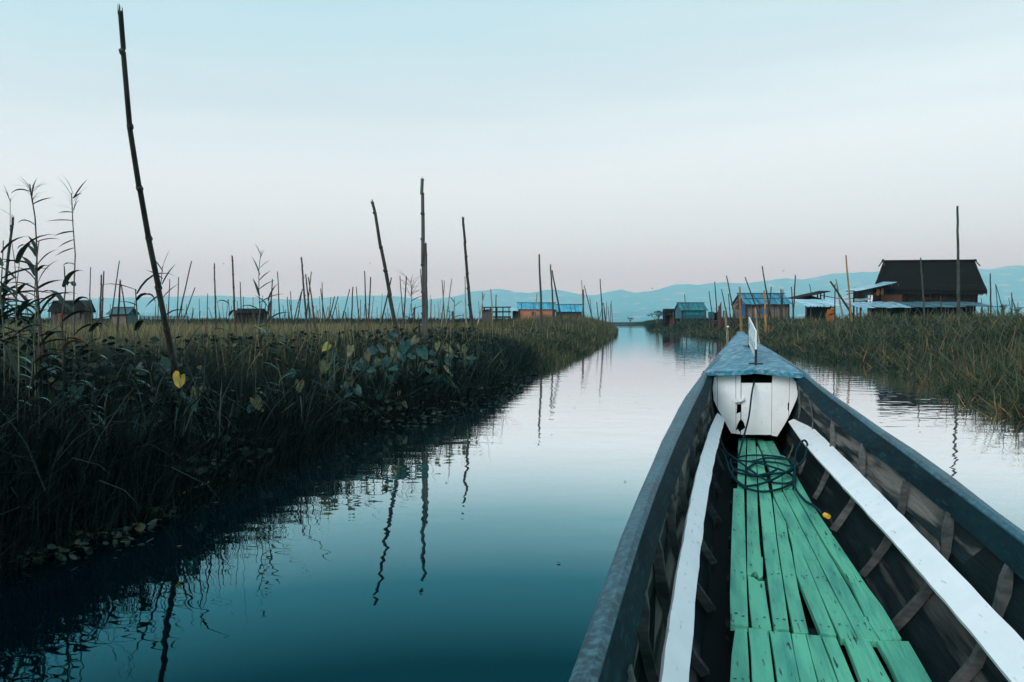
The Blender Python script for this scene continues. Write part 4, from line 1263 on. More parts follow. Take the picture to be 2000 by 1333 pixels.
# far left huts
def turned_hut(name, label, D, fx0, fx1, gx1, eavep, ridgep, basep, wall, gable, roof, rows=3, cols=6):
    """hut seen at a corner: long side left of the gable end"""
    root = empty(name, (X(fx1, D), D, 0), label, 'hut')
    dy = 2.6
    a, b = Vector((X(fx0, D), D + .6, 0)), Vector((X(fx1, D), D, 0))
    c = Vector((X(gx1, D), D + dy, 0)); c.x *= (D + dy) / D
    d = a + (c - b)
    ze, zr_, zb = Z(eavep, D), Z(ridgep, D), Z(basep, D)
    up = lambda p, z: Vector((p.x, p.y, z))
    MB().prism([up(a, zb), up(b, zb), up(b, ze), up(a, ze)], (0, .05, 0)).done('wall', M[wall], root)
    mid = (b + c) / 2
    MB().prism([up(b, zb), up(c, zb), up(c, ze), up(mid, zr_ - .05), up(b, ze)], ((a - b).normalized() * .05)).done('gable_wall', M[gable], root)
    MB().prism([up(d, zb), up(c, zb), up(c, ze), up(d, ze)], (0, -.05, 0)).done('wall', M[wall], root)
    midl = (a + d) / 2
    ex = (a - b).normalized() * .3
    out = (b - c).normalized() * .35
    for (e0, e1, r0, r1) in ((a + ex + out, b - ex + out, midl + ex, mid - ex), (d + ex - out, c - ex - out, midl + ex, mid - ex)):
        for r in range(rows):
            for k in range(cols):
                t0, t1, s0, s1 = r / rows - .01, (r + 1) / rows + .01, k / cols + .003, (k + 1) / cols - .003
                zz = lambda t: ze - .12 + (zr_ - ze + .12) * t
                q = lambda s, t: up(e0.lerp(e1, s).lerp(r0.lerp(r1, s), t), zz(t) + .015 * (rows - r))
                MB().prism([q(s0, t0), q(s1, t0), q(s1, t1), q(s0, t1)], (0, 0, -.03)).done('roof_sheet', M[roof], root)
    for p in (a, b, c, d):
        MB().tube([up(p, -.3), up(p, ze)], .06, 5).done('stilt', M['bamboo'], root)
    MB().tube([up(midl + ex, zr_ + .04), up(mid - ex, zr_ + .04)], .05, 5).done('ridge_pole', M['bamboo'], root)
    return root
hh = turned_hut('bamboo_hut', 'large dark hut half hidden behind the tall reeds at far left', 58, 92, 166, 181, 607, 588, 636, 'mat_dim', 'mat_dark', 'thatch')
D = 58
bx('door_panel', (X(115, D), D - .05, Z(630, D)), (X(121, D), D - .005, Z(612, D)), 'house_panel', hh)
bx('window', (X(150, D), D - .05, Z(621, D)), (X(157, D), D - .005, Z(611, D)), 'window_dark', hh)
hs = turned_hut('bamboo_hut', 'small hut with slate blue roof and pale matting wall, left of the curved pole', 66, 208, 248, 267, 612, 601, 636, 'mat_grey', 'teal_board', 'roof_slate', rows=3, cols=6)
def jetty():
    D = 72
    root = empty('jetty', (X(300, D), D, 0), 'low far pole jetty running right from the slate roofed hut', 'jetty')
    for zp in (618, 620.5, 625):
        MB().tube([(X(272, D), D, Z(zp, D)), (X(352, D), D + 2, Z(zp + .3, D + 2))], .035, 5).done('rail', M['bamboo'], root)
    for k in range(10):
        xp = 274 + k * 8.4
        MB().tube([(X(xp, D), D, -.2), (X(xp, D), D, Z(617 + (k % 3), D))], .035, 5).done('post', M['bamboo'], root)
jetty()
gable_hut('bamboo_hut', 'small low dark hut in the field behind the tall flowering reed', 70, 459, 507, 612, 604.5, 634, 2.2, 'mat_dark', 'thatch', rows=2, cols=4, battens=2)

# green roofed hut with its dark sheds on the right bank
D = 78
r_, x0, x1, ze, zr_, zb = gable_hut('bamboo_hut', 'hut with green blue sheet roof and matching wall on the right bank', D, 1331, 1379, 606, 592, 622, 3.0, 'teal_board', 'roof_green', rows=3, cols=6, battens=6, over=.3)
for k in range(4):
    bx('wall_sheet', (X(1336 + k * 10.2, D), D - .06, Z(616, D)), (X(1345.6 + k * 10.2, D), D - .008, Z(606.5, D)), 'roof_green', r_)
def dark_sheds():
    D = 96
    root = empty('dark_shed', (X(1314, D), D, 0), 'low dark plank shed left of the green roofed hut', 'shed')
    for a, b, t in ((1299, 1311, 603.5), (1315, 1328, 603.5)):
        bx('wall', (X(a, D), D, 0), (X(b, D), D + 1.6, Z(t, D)), 'mat_dark', root)
    MB().prism([(X(1291, D), D - .8, Z(617.5, D)), (X(1327, D), D - .8, Z(611.5, D)), (X(1327, D), D - .03, Z(610.5, D)), (X(1295, D), D - .03, Z(614.5, D))], (0, 0, -.05)).done('lean_roof', M['mat_dark'], root)
    bx('door_panel', (X(1308, D), D - .06, .4), (X(1317, D), D - .01, Z(614, D)), 'house_panel', root)
    for xp in (1312, 1319, 1326):
        MB().tube([(X(xp, D), D - .9, -.1), (X(xp, D), D - .9, Z(609, D))], .05, 5).done('post', M['mat_dim'], root)
dark_sheds()
def landing():
    D = 60
    root = empty('landing_stage', (X(1420, D), D, 0), 'dark pole landing stage with crates between the two right bank huts', 'jetty')
    bx('deck', (X(1380, D), D, Z(626, D)), (X(1440, D), D + 2.5, Z(624, D)), 'mat_dark', root)
    bx('side_panel', (X(1404, D), D - .1, 0), (X(1419, D), D - .03, Z(632, D)), 'mat_dark', root)
    for k, xp in enumerate((1377, 1385, 1391, 1402, 1412, 1424, 1432, 1440)):
        MB().tube([(X(xp, D), D - .15, -.2), (X(xp + (k % 3 - 1) * 1.2, D), D - .15, Z(606 + (k * 7 % 9), D))], .05, 5).done('post', M['mat_dim'], root)
    MB().tube([(X(1384, D), D - .25, Z(627, D)), (X(1436, D), D - .25, Z(628, D))], .05, 5).done('rail', M['mat_dim'], root)
    D2 = D + .2
    b = tag(bx('crate', (X(1386, D2), D2, Z(624, D2) + .001), (X(1395, D2), D2 + .5, Z(609.5, D2)), 'teal_board', None), 'grey green box standing on the landing stage', 'crate')
    b = tag(bx('crate', (X(1396.5, D2), D2, Z(624, D2) + .001), (X(1402, D2), D2 + .6, Z(611, D2)), 'mat_dark', None), 'dark upright box right of the grey green box on the landing stage', 'crate')
landing()
# split stump sticking up by the stakes
D = 58
mb = MB().tube([(X(1406, D), D, 0), (X(1405.5, D), D, Z(604, D)), (X(1408, D), D, Z(590, D))], [.16, .13, .02], 6)
mb.tube([(X(1405, D), D, Z(603, D)), (X(1402, D), D, Z(598, D))], [.08, .02], 5)
tag(mb.done('stump', M['bamboo_red'], loc=(X(1406, D), D, 0)), 'jagged brown stump sticking up among the stakes', 'stump')
# round float on the shore
D = 40
c_ = Vector((X(1421.5, D), D, Z(638.5, D)))
v, f = [], []
for i in range(9):
    for k in range(12):
        a, b = math.pi * i / 8, 2 * math.pi * k / 12
        v.append(c_ + Vector((math.sin(a) * math.cos(b) * .065, math.sin(a) * math.sin(b) * .06, math.cos(a) * .05)) * 1.0)
f = [(i * 12 + k, i * 12 + (k + 1) % 12, (i + 1) * 12 + (k + 1) % 12, (i + 1) * 12 + k) for i in range(8) for k in range(12)]
tag(obj('float', v, f, M['buoy'], loc=c_, smooth=True), 'small orange and white float on the right shore', 'float')

# grey walled hut with blue roof
D = 58
r_, x0, x1, ze, zr_, zb = gable_hut('bamboo_hut', 'grey matting hut with dark blue roof and a blue shutter on the right bank', D, 1456, 1541, 594, 573.5, 622, 3.2, 'mat_grey', 'roof_blue', rows=2, cols=9, battens=5, over=.35)
bx('shutter', (X(1485, D), D - .06, Z(612.5, D)), (X(1498, D), D - .006, Z(604, D)), 'blue', r_)
bx('side_panel', (X(1449, D), D - .1, Z(618, D)), (X(1453.5, D), D - .04, Z(594, D)), 'blue', r_)
for xp in (1457, 1470, 1483, 1500.5, 1512, 1523, 1534, 1540.5):
    bx('wall_post', (X(xp, D) - .04, D - .04, zb), (X(xp, D) + .04, D - .005, ze - .1), 'mat_dim', r_)
for k in range(9):
    z = Z(584 + k * 2.6, D)
    MB().tube([(X(1440 + (k * 5 % 7), D), D + .6, z), (X(1453, D), D + .6, z + .02)], .035, 5).done('gable_stick', M['mat_dark'], r_)
MB().tube([(x0 - .2, D - .2, (ze + zr_) / 2 - .02), (x1 + .25, D - .2 + .6, (ze + zr_) / 2 + .06)], .03, 5).done('batten', M['bamboo'], r_)

# low tin roofed sheds and lean-to between hut and house
def sheds():
    D = 60
    root = empty('tin_shed', (X(1600, D), D, 0), 'low shed under pale tin sheets between the grey hut and the thatched house', 'shed')
    slope_roof(root, X(1552, D), X(1668, D), D - 2.2, Z(598.5, D - 2.2), D + .9, Z(585.5, D + .9), 'tin', 3, 9, rg=random.Random(4), jitter=.05)
    bx('wall', (X(1560, D), D - 1.6, 0), (X(1612, D), D - 1.5, Z(600, D - 1.6)), 'mat_dark', root)
    for xp in (1557, 1566, 1604, 1611, 1640, 1660):
        MB().tube([(X(xp, D), D - 1.75, -.1), (X(xp, D), D - 1.75, Z(597, D - 1.7))], .06, 5).done('post', M['mat_dim'], root)
    root2 = empty('dark_lean_to', (X(1590, D + 2), D + 2, 0), 'dark open lean-to with a sloping roof rising right, behind the pale tin sheets', 'shed')
    D += 2
    MB().prism([(X(1555, D), D, Z(583, D)), (X(1621, D), D, Z(568.5, D)), (X(1621, D), D + 2.2, Z(568.5, D) + .1), (X(1555, D), D + 2.2, Z(583, D) + .1)], (0, 0, -.07)).done('roof', M['mat_dark'], root2)
    MB().prism([(X(1560, D), D + .6, Z(590, D)), (X(1612, D), D + .6, Z(590, D)), (X(1612, D), D + .6, Z(584, D)), (X(1590, D), D + .6, Z(577.5, D)), (X(1575, D), D + .6, Z(581, D)), (X(1560, D), D + .6, Z(584, D))], (0, .05, 0)).done('wall', M['mat_dark'], root2)
    for xp, t in ((1598, 574.5), (1604, 573.5), (1611, 571.5)):
        MB().tube([(X(xp, D), D + .2, .2), (X(xp, D), D + .2, Z(t, D))], .06, 5).done('post', M['mat_dark'], root2)
    MB().tube([(X(1605, D), D + .3, Z(577, D)), (X(1665, D), D + 1, Z(586, D))], .03, 5).done('rail', M['mat_dark'], root2)
sheds()
# orange bundle
D = 55
mb = MB()
rgq = random.Random(3)
for k in range(9):
    c = Vector((X(rgq.uniform(1616, 1629), D), D + rgq.uniform(-.2, .2), Z(rgq.uniform(606, 613), D)))
    r = rgq.uniform(.10, .20)
    mb.tube([c + Vector((-r, 0, -r * .6)), c + Vector((-r * .3, 0, r * .3)), c + Vector((r * .4, .03, r * .2)), c + Vector((r, 0, -r * .5))], [r * .3, r * .7, r * .65, r * .25], 6)
mb.box((X(1615, D), D - .1, Z(614, D) - .8), (X(1630, D), D + .3, Z(612, D)))
tag(mb.done('cloth_bundle', M['orange'], loc=(X(1622, D), D, 0)), 'heap of orange cloth in front of the low tin shed', 'bundle')

# the thatched house
def thatched_house():
    D = 60
    root = empty('thatched_house', (X(1820, D), D, 0), 'large dark thatched house on stilts on the right bank', 'house')
    dep = 5.0
    rx0, rx1 = X(1723, D + 2.5), X(1902, D + 2.5)
    rz = Z(512.5, D + 2.5)
    ez = Z(565, D - .5)
    ex0, ex1 = X(1704, D - .5), X(1927, D - .5)
    y0, y1, yr = D - .5, D + dep + .5, D + 2.5
    th = .22
    top = [Vector((ex0, y0, ez)), Vector((ex1, y0, ez - .1)), Vector((ex1, y1, ez - .1)), Vector((X(1713, y1), y1, ez)), Vector((rx0, yr, rz)), Vector((rx1, yr, rz + .06))]
    def slab(a, b, c, d=None, nu=16, nv=8):
        mb = MB()
        rgh = random.Random(int(a.x * 10))
        rows = []
        for j in range(nv + 1):
            t = j / nv
            row = []
            for i in range(nu + 1):
                s = i / nu
                p = a.lerp(b, s).lerp((d.lerp(c, s) if d else c), t)
                row.append(p + Vector((0, 0, rgh.uniform(-.035, .035) - (.05 * math.sin(math.pi * t)))))
            rows.append(row)
        mb.loft(rows)
        mb.loft([[p - Vector((0, 0, th)) for p in r] for r in rows])
        mb.loft([rows[0], [p - Vector((0, 0, th)) for p in rows[0]]])
        return mb
    slab(top[0], top[1], top[5], top[4]).done('roof', M['thatch'], root)
    slab(top[1], top[2], top[5]).done('roof', M['thatch'], root)
    slab(top[2], top[3], top[4], top[5]).done('roof', M['thatch'], root)
    slab(top[3], top[0], top[4]).done('roof', M['thatch'], root)
    # ragged fringe hanging from the eaves
    mb = MB()
    rgh = random.Random(6)
    for a, b in ((top[0], top[1]), (top[1], top[2])):
        m = int((b - a).length / .06)
        for i in range(m):
            p = a.lerp(b, i / m) - Vector((0, 0, th * .8))
            l = rgh.uniform(.08, .30) * (1.6 if rgh.random() < .12 else 1)
            d = (b - a).normalized() * .05
            mb.add([p - d, p + d, p + d * .2 + Vector((rgh.uniform(-.05, .05), 0, -l))], [(0, 1, 2)])
    tag(mb.done('fringe', M['thatch_edge'], root), kind='stuff')
    mb = MB().tube([(rx0 - .1, yr, rz + .06), (rx1 + .1, yr, rz + .12)], .10, 8)
    mb.done('ridge_roll', M['thatch'], root)
    for xx, s in ((rx0, -1), (rx1, 1)):
        MB().tube([(xx + s * .12, yr - .5, rz - .35), (xx, yr + .1, rz + .22)], .05, 5).done('barge_pole', M['mat_dim'], root)
        MB().tube([(xx + s * .12, yr + .5, rz - .35), (xx, yr - .1, rz + .22)], .05, 5).done('barge_pole', M['mat_dim'], root)
    # walls, boarded
    wx0, wx1 = X(1722, D), X(1909, D)
    fz, wz = Z(592, D), Z(557, D)
    nb = 30
    for k in range(nb):
        a = wx0 + (wx1 - wx0) * k / nb
        b = wx0 + (wx1 - wx0) * (k + 1) / nb - .012
        if X(1722, D) < a < X(1744, D):
            continue
        bx('wall_board', (a, D + rgh.uniform(0, .02), fz), (b, D + .06, wz), 'house_wall', root)
    bx('wall', (wx0, D + dep - .06, fz), (wx1, D + dep, wz), 'house_wall', root)
    bx('wall', (wx1 - .06, D + .07, fz), (wx1, D + dep - .07, wz), 'house_wall', root)
    bx('wall', (wx0 + 1.0, D + 1.2, fz), (wx0 + 1.06, D + dep - .07, wz), 'house_wall', root)
    bx('floor', (wx0 - 1.5, D - .4, fz - .12), (wx1, D + dep, fz - .003), 'mat_dark', root)
    for xp in (1712, 1735, 1760, 1790, 1820, 1850, 1880, 1906):
        for yy in (D + .2, D + dep - .2):
            MB().tube([(X(xp, D), yy, -.2), (X(xp, D), yy, fz - .1)], .09, 6).done('stilt', M['mat_dark'], root)
    for xp in (1732, 1739, 1752):
        MB().tube([(X(xp, D), D - .1, fz), (X(xp, D), D - .1, wz + .1)], .045, 5).done('veranda_post', M['mat_dim'], root)
    bx('parapet', (X(1716, D), D - .35, fz), (X(1757, D), D - .3, Z(575.5, D)), 'house_panel', root)
    w = bx('window', (X(1800, D), D - .05, Z(584, D)), (X(1816.5, D), D - .006, Z(573, D)), 'house_panel', root)
    bx('shutter', (X(1802.5, D), D - .075, Z(582, D)), (X(1814, D), D - .053, Z(575, D)), 'mat_dark', w)
    # dark skirt under the house
    bx('skirt', (X(1700, D), D + .5, -.1), (X(1908, D), D + .56, fz - .13), 'mat_dark', root)
    return root
thatched_house()
def awnings():
    D = 57
    root = empty('tin_awning', (X(1800, D), D, 0), 'long low awning of blue tin sheets along the front of the thatched house', 'awning')
    rg_ = random.Random(9)
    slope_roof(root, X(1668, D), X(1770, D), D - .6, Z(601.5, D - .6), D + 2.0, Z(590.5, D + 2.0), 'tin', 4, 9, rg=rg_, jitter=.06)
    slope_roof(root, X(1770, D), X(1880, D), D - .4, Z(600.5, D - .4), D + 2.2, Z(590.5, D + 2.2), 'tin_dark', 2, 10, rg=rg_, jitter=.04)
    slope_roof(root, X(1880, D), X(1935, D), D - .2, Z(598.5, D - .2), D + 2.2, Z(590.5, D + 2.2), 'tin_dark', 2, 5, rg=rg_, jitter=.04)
    for xp in (1672, 1700, 1730, 1770, 1810, 1850, 1885, 1915, 1928):
        MB().tube([(X(xp, D), D - .1, -.2), (X(xp, D), D - .1, Z(600, D - .1))], .05, 5).done('post', M['mat_dim'], root)
    MB().tube([(X(1885, D), D - .2, Z(597.3, D)), (X(1944, D), D - .2, Z(600, D))], .03, 5).done('rail', M['mat_dim'], root)
    D = 59
    r2 = empty('upper_awning', (X(1700, D), D, 0), 'tilted tin awning rising to the left eave of the thatched house', 'awning')
    n = 6
    for k in range(n):
        a, b = k / n, (k + 1) / n - .01
        xa, xb = 1664 + (1742 - 1664) * a, 1664 + (1742 - 1664) * b
        za, zb_ = 569 - 17 * a ** 1.15, 569 - 17 * b ** 1.15
        MB().prism([(X(xa, D), D - .7, Z(za, D)), (X(xb, D), D - .7, Z(zb_, D)), (X(xb, D), D + 1.6, Z(zb_, D) + .15), (X(xa, D), D + 1.6, Z(za, D) + .15)], (0, 0, -.035)).done('roof_sheet', M['tin'], r2)
    for xp, t in ((1667, 570), (1680, 567), (1698, 564)):
        MB().tube([(X(xp, D), D, .4), (X(xp, D), D, Z(t, D))], .07, 6).done('post', M['mat_dark'], r2)
    MB().tube([(X(1648, D), D - .3, Z(569.5, D)), (X(1700, D), D - .3, Z(567.5, D))], .04, 5).done('beam', M['mat_dark'], r2)
    MB().tube([(X(1651, D), D - .2, Z(576, D)), (X(1700, D), D - .2, Z(563.5, D))], .035, 5).done('beam', M['mat_dark'], r2)
    MB().tube([(X(1650, D), D, Z(585, D)), (X(1712, D), D, Z(577, D))], .03, 5).done('rail', M['mat_dark'], r2)
    # washing on the veranda
    def cloth(x0_, x1_, y0_, y1_, m, label, D=58.8):
        mb = MB()
        cols = 7
        rows = []
        for j in range(5):
            t = j / 4
            row = []
            for i in range(cols):
                s = i / (cols - 1)
                row.append(Vector((X(x0_ + (x1_ - x0_) * (s + .12 * math.sin(t * 4 + i) * t), D), D + .06 * math.sin(i * 1.9 + t), Z(y0_ + (y1_ - y0_) * t * (1 - .18 * math.sin(i * 2.3)), D))))
            rows.append(row)
        mb.loft(rows)
        mb.loft([[p + Vector((0, .012, 0)) for p in r] for r in rows])
        o = mb.done('hanging_cloth', M[m], loc=(X(x0_, D), D, Z(y0_, D)))
        tag(o, label, 'cloth', 'washing on the veranda of the thatched house')
    cloth(1688, 1699, 567, 589, 'cloth_dark', 'dark cloth hanging at the left corner of the thatched house veranda')
    cloth(1694, 1703, 577, 590, 'cloth_white', 'white cloth below the dark one on the thatched house veranda')
    cloth(1711, 1716, 565, 577, 'orange', 'left yellow orange cloth hanging over the veranda of the thatched house')
    cloth(1720, 1724, 564, 575, 'orange', 'right yellow orange cloth hanging over the veranda of the thatched house')
    D = 57.6
    mb = MB().loft([[Vector((X(1670 + 28 * s, D), D + .25 * t, Z(586.2 + 2.6 * t * 1.0 + .8 * math.sin(s * 5), D) + .12)) for s in np.linspace(0, 1, 8)] for t in (0, 1)])
    mb.loft([[Vector((X(1670 + 28 * s, D), D + .25 * t, Z(586.2 + 2.6 * t + .8 * math.sin(s * 5), D) + .05)) for s in np.linspace(0, 1, 8)] for t in (0, 1)])
    tag(mb.done('mat', M['cloth_white'], loc=(X(1684, D), D, Z(587, D))), 'pale mat spread on the tin sheets left of the thatched house', 'mat')
awnings()

# ------------------------------------------------------------------ small trees and bushes far off
def broad_bush(px, D, basep, topp, wpx, label, seed, leafm='banana', cat='bush'):
    rg_ = random.Random(seed)
    root = empty('bush', (X(px, D), D, Z(basep, D)), label, cat)
    c0 = Vector((X(px, D), D, Z(basep, D)))
    hgt, wid = Z(topp, D) - c0.z, wpx / F * D
    st = MB()
    lf = MB()
    for k in range(9):
        d = Vector((rg_.uniform(-.5, .5) * wid, rg_.uniform(-.4, .4) * wid, rg_.uniform(.45, .85) * hgt))
        st.tube([c0 - Vector((0, 0, .3)), c0 + d * .5, c0 + d], [.05, .035, .02], 5)
        for j in range(9):
            a = rg_.uniform(0, 6.28)
            l = rg_.uniform(.25, .42) * hgt
            q = Vector((math.cos(a), math.sin(a), rg_.uniform(-.1, .5))) * l
            p = c0 + d
            sd = Vector((-math.sin(a), math.cos(a), 0)) * l * .17
            lf.add([p, p + q * .5 + sd, p + q - Vector((0, 0, l * .25)), p + q * .5 - sd], [(0, 1, 2, 3)])
    st.done('stem', M['reed_stem'], root)
    tag(lf.done('foliage', M[leafm], root), kind='stuff')
broad_bush(1284, 104, 628, 605, 26, 'leafy bush left of the low dark shed on the right bank', 3)
broad_bush(1958, 62, 606, 594, 14, 'small dark bush at the foot of the stick tripod', 4, 'cloth_dark')
broad_bush(1231, 236, 628, 619, 9, 'lone dark bush on the far shore where the channel bends', 5, 'cloth_dark')
broad_bush(1985, 90, 608, 599, 20, 'low far bush at the right edge of the picture', 6, 'banana')

# ------------------------------------------------------------------ tall reeds
def leaf_strip(p, az, el0, length, width, droop, seg=6, fold=.25):
    """one long leaf: arching strip with a folded midrib"""
    v, f = [], []
    d = Vector((math.cos(az), math.sin(az), 0))
    sd = Vector((-math.sin(az), math.cos(az), 0))
    q = Vector(p)
    e = el0
    rows = []
    for k in range(seg + 1):
        t = k / seg
        w = width * (math.sin(math.pi * min(t * .62 + .22, 1)) if t < 1 else 0.02) * (1 - t ** 3 * .95)
        rows.append([q - sd * w * .5 + Vector((0, 0, w * fold)), q.copy(), q + sd * w * .5 + Vector((0, 0, w * fold))])
        dir_ = d * math.cos(e) + Vector((0, 0, math.sin(e)))
        q = q + dir_ * (length / seg)
        e -= droop / seg * (.5 + t)
    return rows
def reed(px0, ptop, px1, D, label, leaves, stem='reed_stem', wpx=3.5, plume=None, seed=0, group='tall reeds on the left bank', dz=0):
    """px0/ptop: tip of the stalk, px1: foot on the ground; leaves (t, side, length px, elev, droop, width px, material)"""
    rg_ = random.Random(seed)
    yg = HY + (EYE - .05) * F / D
    b, t_ = at_d(px1, yg, D), at_d(px0, ptop, D)
    root = empty('reed', b, label, 'reed', group)
    n = 9
    pts = [b.lerp(t_, k / n) + Vector((math.sin(k * 1.7 + seed) * .012, math.cos(k * 2.1 + seed) * .012, 0)) for k in range(n + 1)]
    r = wpx / F * D * .5
    MB().tube(pts, [r * (1 - .6 * k / n) for k in range(n + 1)], 6).done('stalk', M[stem], root)
    for (t, side, lpx, el_, dr, w, mk) in leaves:
        p = b.lerp(t_, t)
        az = (0 if side > 0 else math.pi) + rg_.uniform(-.5, .5)
        rows = leaf_strip(p, az, el_, lpx / F * D, 1.7 * w / F * D, dr)
        MB().loft(rows).done('leaf', M[mk], root)
    if plume:
        mb = MB()
        for k in range(plume):
            a = rg_.uniform(0, 6.28)
            l = rg_.uniform(.12, .3) * D / 7
            rows = leaf_strip(t_ - Vector((0, 0, rg_.uniform(0, .18) * D / 7)), a, rg_.uniform(.3, 1.3), l, .006 * D / 7, rg_.uniform(.6, 1.8), seg=4)
            mb.loft(rows)
        mb.done('plume', M['plume'], root)
    return root
def L(*q): return q
reed(62, 360, 98, 5.6, 'tall reed with brown plume bent to the left', [
    L(.60, -1, 36, .9, 1.6, 5, 'reed'), L(.66, 1, 60, 1.2, .9, 6, 'reed'), L(.70, 1, 42, .6, 1.3, 5, 'reed'), L(.75, -1, 70, .9, 2.1, 6, 'reed'), L(.80, 1, 46, .4, .8, 4, 'reed'), L(.86, -1, 34, .7, 2.2, 5, 'reed'),
    L(.55, 1, 90, 1.1, 1.9, 9, 'reed'), L(.50, -1, 80, .8, 1.9, 9, 'reed'), L(.45, 1, 60, .9, 1.6, 8, 'reed'), L(.93, 1, 42, .5, .5, 4, 'reed'), L(.97, -1, 44, .4, 1.6, 5, 'reed')], wpx=6, plume=16, seed=2, stem='reed_brown')
reed(143, 378, 148, 5.9, 'tall straight reed with narrow leaves held out to the left', [
    L(.93, -1, 38, .1, .3, 4, 'reed'), L(.90, -1, 54, .05, .3, 4, 'reed'), L(.86, -1, 44, -.1, .3, 5, 'reed'), L(.83, -1, 34, -.4, .3, 4, 'reed'), L(.80, -1, 40, -.35, .3, 4, 'reed'), L(.74, -1, 34, .3, 1.2, 4, 'reed'),
    L(.66, -1, 30, .9, 3.0, 8, 'reed'), L(.60, 1, 36, .9, 3.0, 8, 'reed'), L(.56, -1, 70, .7, 1.4, 9, 'reed'), L(.60, 1, 30, .5, .3, 3, 'reed'), L(.48, 1, 60, .9, 2.2, 10, 'reed'), L(.98, 1, 50, 1.0, .3, 3, 'reed'), L(.98, -1, 50, 1.1, .3, 3, 'reed'), L(.98, 1, 22, .7, .5, 4, 'reed')], wpx=5, plume=10, seed=3)
reed(20, 388, 52, 5.3, 'thin reed with hair like tip arching at far left', [
    L(.72, -1, 60, .7, .9, 5, 'reed'), L(.66, 1, 56, .8, 1.2, 6, 'reed'), L(.60, -1, 60, .4, .8, 6, 'reed'), L(.55, 1, 70, .6, 1.5, 7, 'reed'), L(.50, -1, 64, .5, 1.6, 7, 'reed'), L(.45, 1, 60, 1.0, 1.5, 8, 'reed'), L(.78, -1, 40, .2, .6, 4, 'reed')], wpx=3, seed=4, plume=4)
reed(72, 470, 78, 5.0, 'leafy reed with one orange dry leaf sheath at far left', [
    L(.8, -1, 60, .6, 1.2, 7, 'reed'), L(.74, 1, 70, .8, 1.5, 8, 'reed'), L(.66, -1, 74, .6, 1.7, 8, 'reed'), L(.58, 1, 66, .5, 1.4, 9, 'reed'), L(.5, -1, 40, 1.5, .2, 8, 'reed_dry'), L(.9, 1, 50, 1.0, .8, 6, 'reed'), L(.95, -1, 50, 1.1, .9, 5, 'reed')], wpx=5, seed=5)
reed(2, 470, 14, 4.9, 'broad leaved reed cut by the left edge of the picture', [
    L(.85, 1, 90, .5, .9, 8, 'reed'), L(.78, 1, 100, .3, .9, 8, 'reed'), L(.7, 1, 90, .6, 1.5, 9, 'reed'), L(.6, 1, 80, .4, 1.3, 9, 'reed'), L(.9, -1, 60, .8, 1.0, 8, 'reed'), L(.95, 1, 60, .9, .9, 7, 'reed')], wpx=5, seed=6)
reed(125, 520, 118, 5.4, 'leafy reed between the two tallest reeds', [
    L(.9, 1, 60, 1.1, 1.6, 9, 'reed'), L(.82, -1, 70, .9, 1.8, 9, 'reed'), L(.74, 1, 70, .7, 1.6, 9, 'reed'), L(.66, -1, 60, .6, 1.5, 9, 'reed'), L(.6, 1, 50, 1.0, 2.0, 9, 'reed_dry'), L(.55, -1, 66, .5, 1.4, 8, 'reed_light')], wpx=6, seed=7, stem='reed_brown')
reed(178, 575, 172, 5.8, 'reed with large drooping leaves right of the tallest reeds', [
    L(.9, -1, 56, 1.0, 2.6, 11, 'reed'), L(.85, 1, 100, .25, .55, 4, 'reed'), L(.78, 1, 60, .8, 2.2, 9, 'reed'), L(.7, -1, 60, .7, 1.8, 9, 'reed_dry'), L(.6, 1, 54, .7, 1.6, 8, 'reed_light')], wpx=5, seed=8)
reed(268, 565, 262, 6.3, 'reed with long leaves arching over, left of the curved pole', [
    L(.97, 1, 96, 1.0, 2.0, 6, 'reed'), L(.93, 1, 50, .8, 3.0, 9, 'reed'), L(.9, -1, 52, .35, .7, 4, 'reed'), L(.99, -1, 70, .4, .9, 4, 'reed'), L(.75, 1, 46, 1.1, 2.6, 9, 'reed'), L(.6, -1, 60, .6, 1.5, 7, 'reed_light')], wpx=6, seed=9)
reed(318, 520, 306, 6.6, 'reed with feathery top directly behind the curved pole', [
    L(.97, -1, 46, 1.0, .4, 5, 'reed'), L(.93, -1, 40, .6, .4, 5, 'reed'), L(.9, 1, 50, 1.1, .4, 5, 'reed'), L(.85, -1, 50, -.5, .3, 4, 'reed'), L(.82, 1, 46, .9, .4, 5, 'reed'), L(.99, 1, 40, 1.3, .3, 4, 'reed'), L(.7, 1, 60, .9, 1.8, 6, 'reed')], wpx=3.5, seed=10)
reed(508, 490, 502, 8.2, 'lone tall reed with open leaves standing out against the sky', [
    L(.98, -1, 24, 1.2, .3, 3, 'reed'), L(.95, 1, 22, 1.2, .2, 3, 'reed'), L(.90, 1, 26, .8, .3, 3.5, 'reed'), L(.86, -1, 42, 1.25, .3, 5, 'reed'), L(.83, 1, 30, .8, .3, 4, 'reed'), L(.78, 1, 36, .65, .4, 4, 'reed'), L(.74, -1, 40, 1.25, .3, 5, 'reed'), L(.70, 1, 56, .55, .7, 4, 'reed'), L(.66, -1, 40, .6, 1.6, 5, 'reed'),
    L(.56, 1, 26, .5, 2.0, 4, 'reed'), L(.48, -1, 30, .9, 2.6, 7, 'reed'), L(.45, 1, 40, 1.2, .5, 7, 'reed'), L(.40, 1, 44, .9, .8, 7, 'reed'), L(.36, -1, 36, .8, 1.4, 6, 'reed')], wpx=3, seed=11)
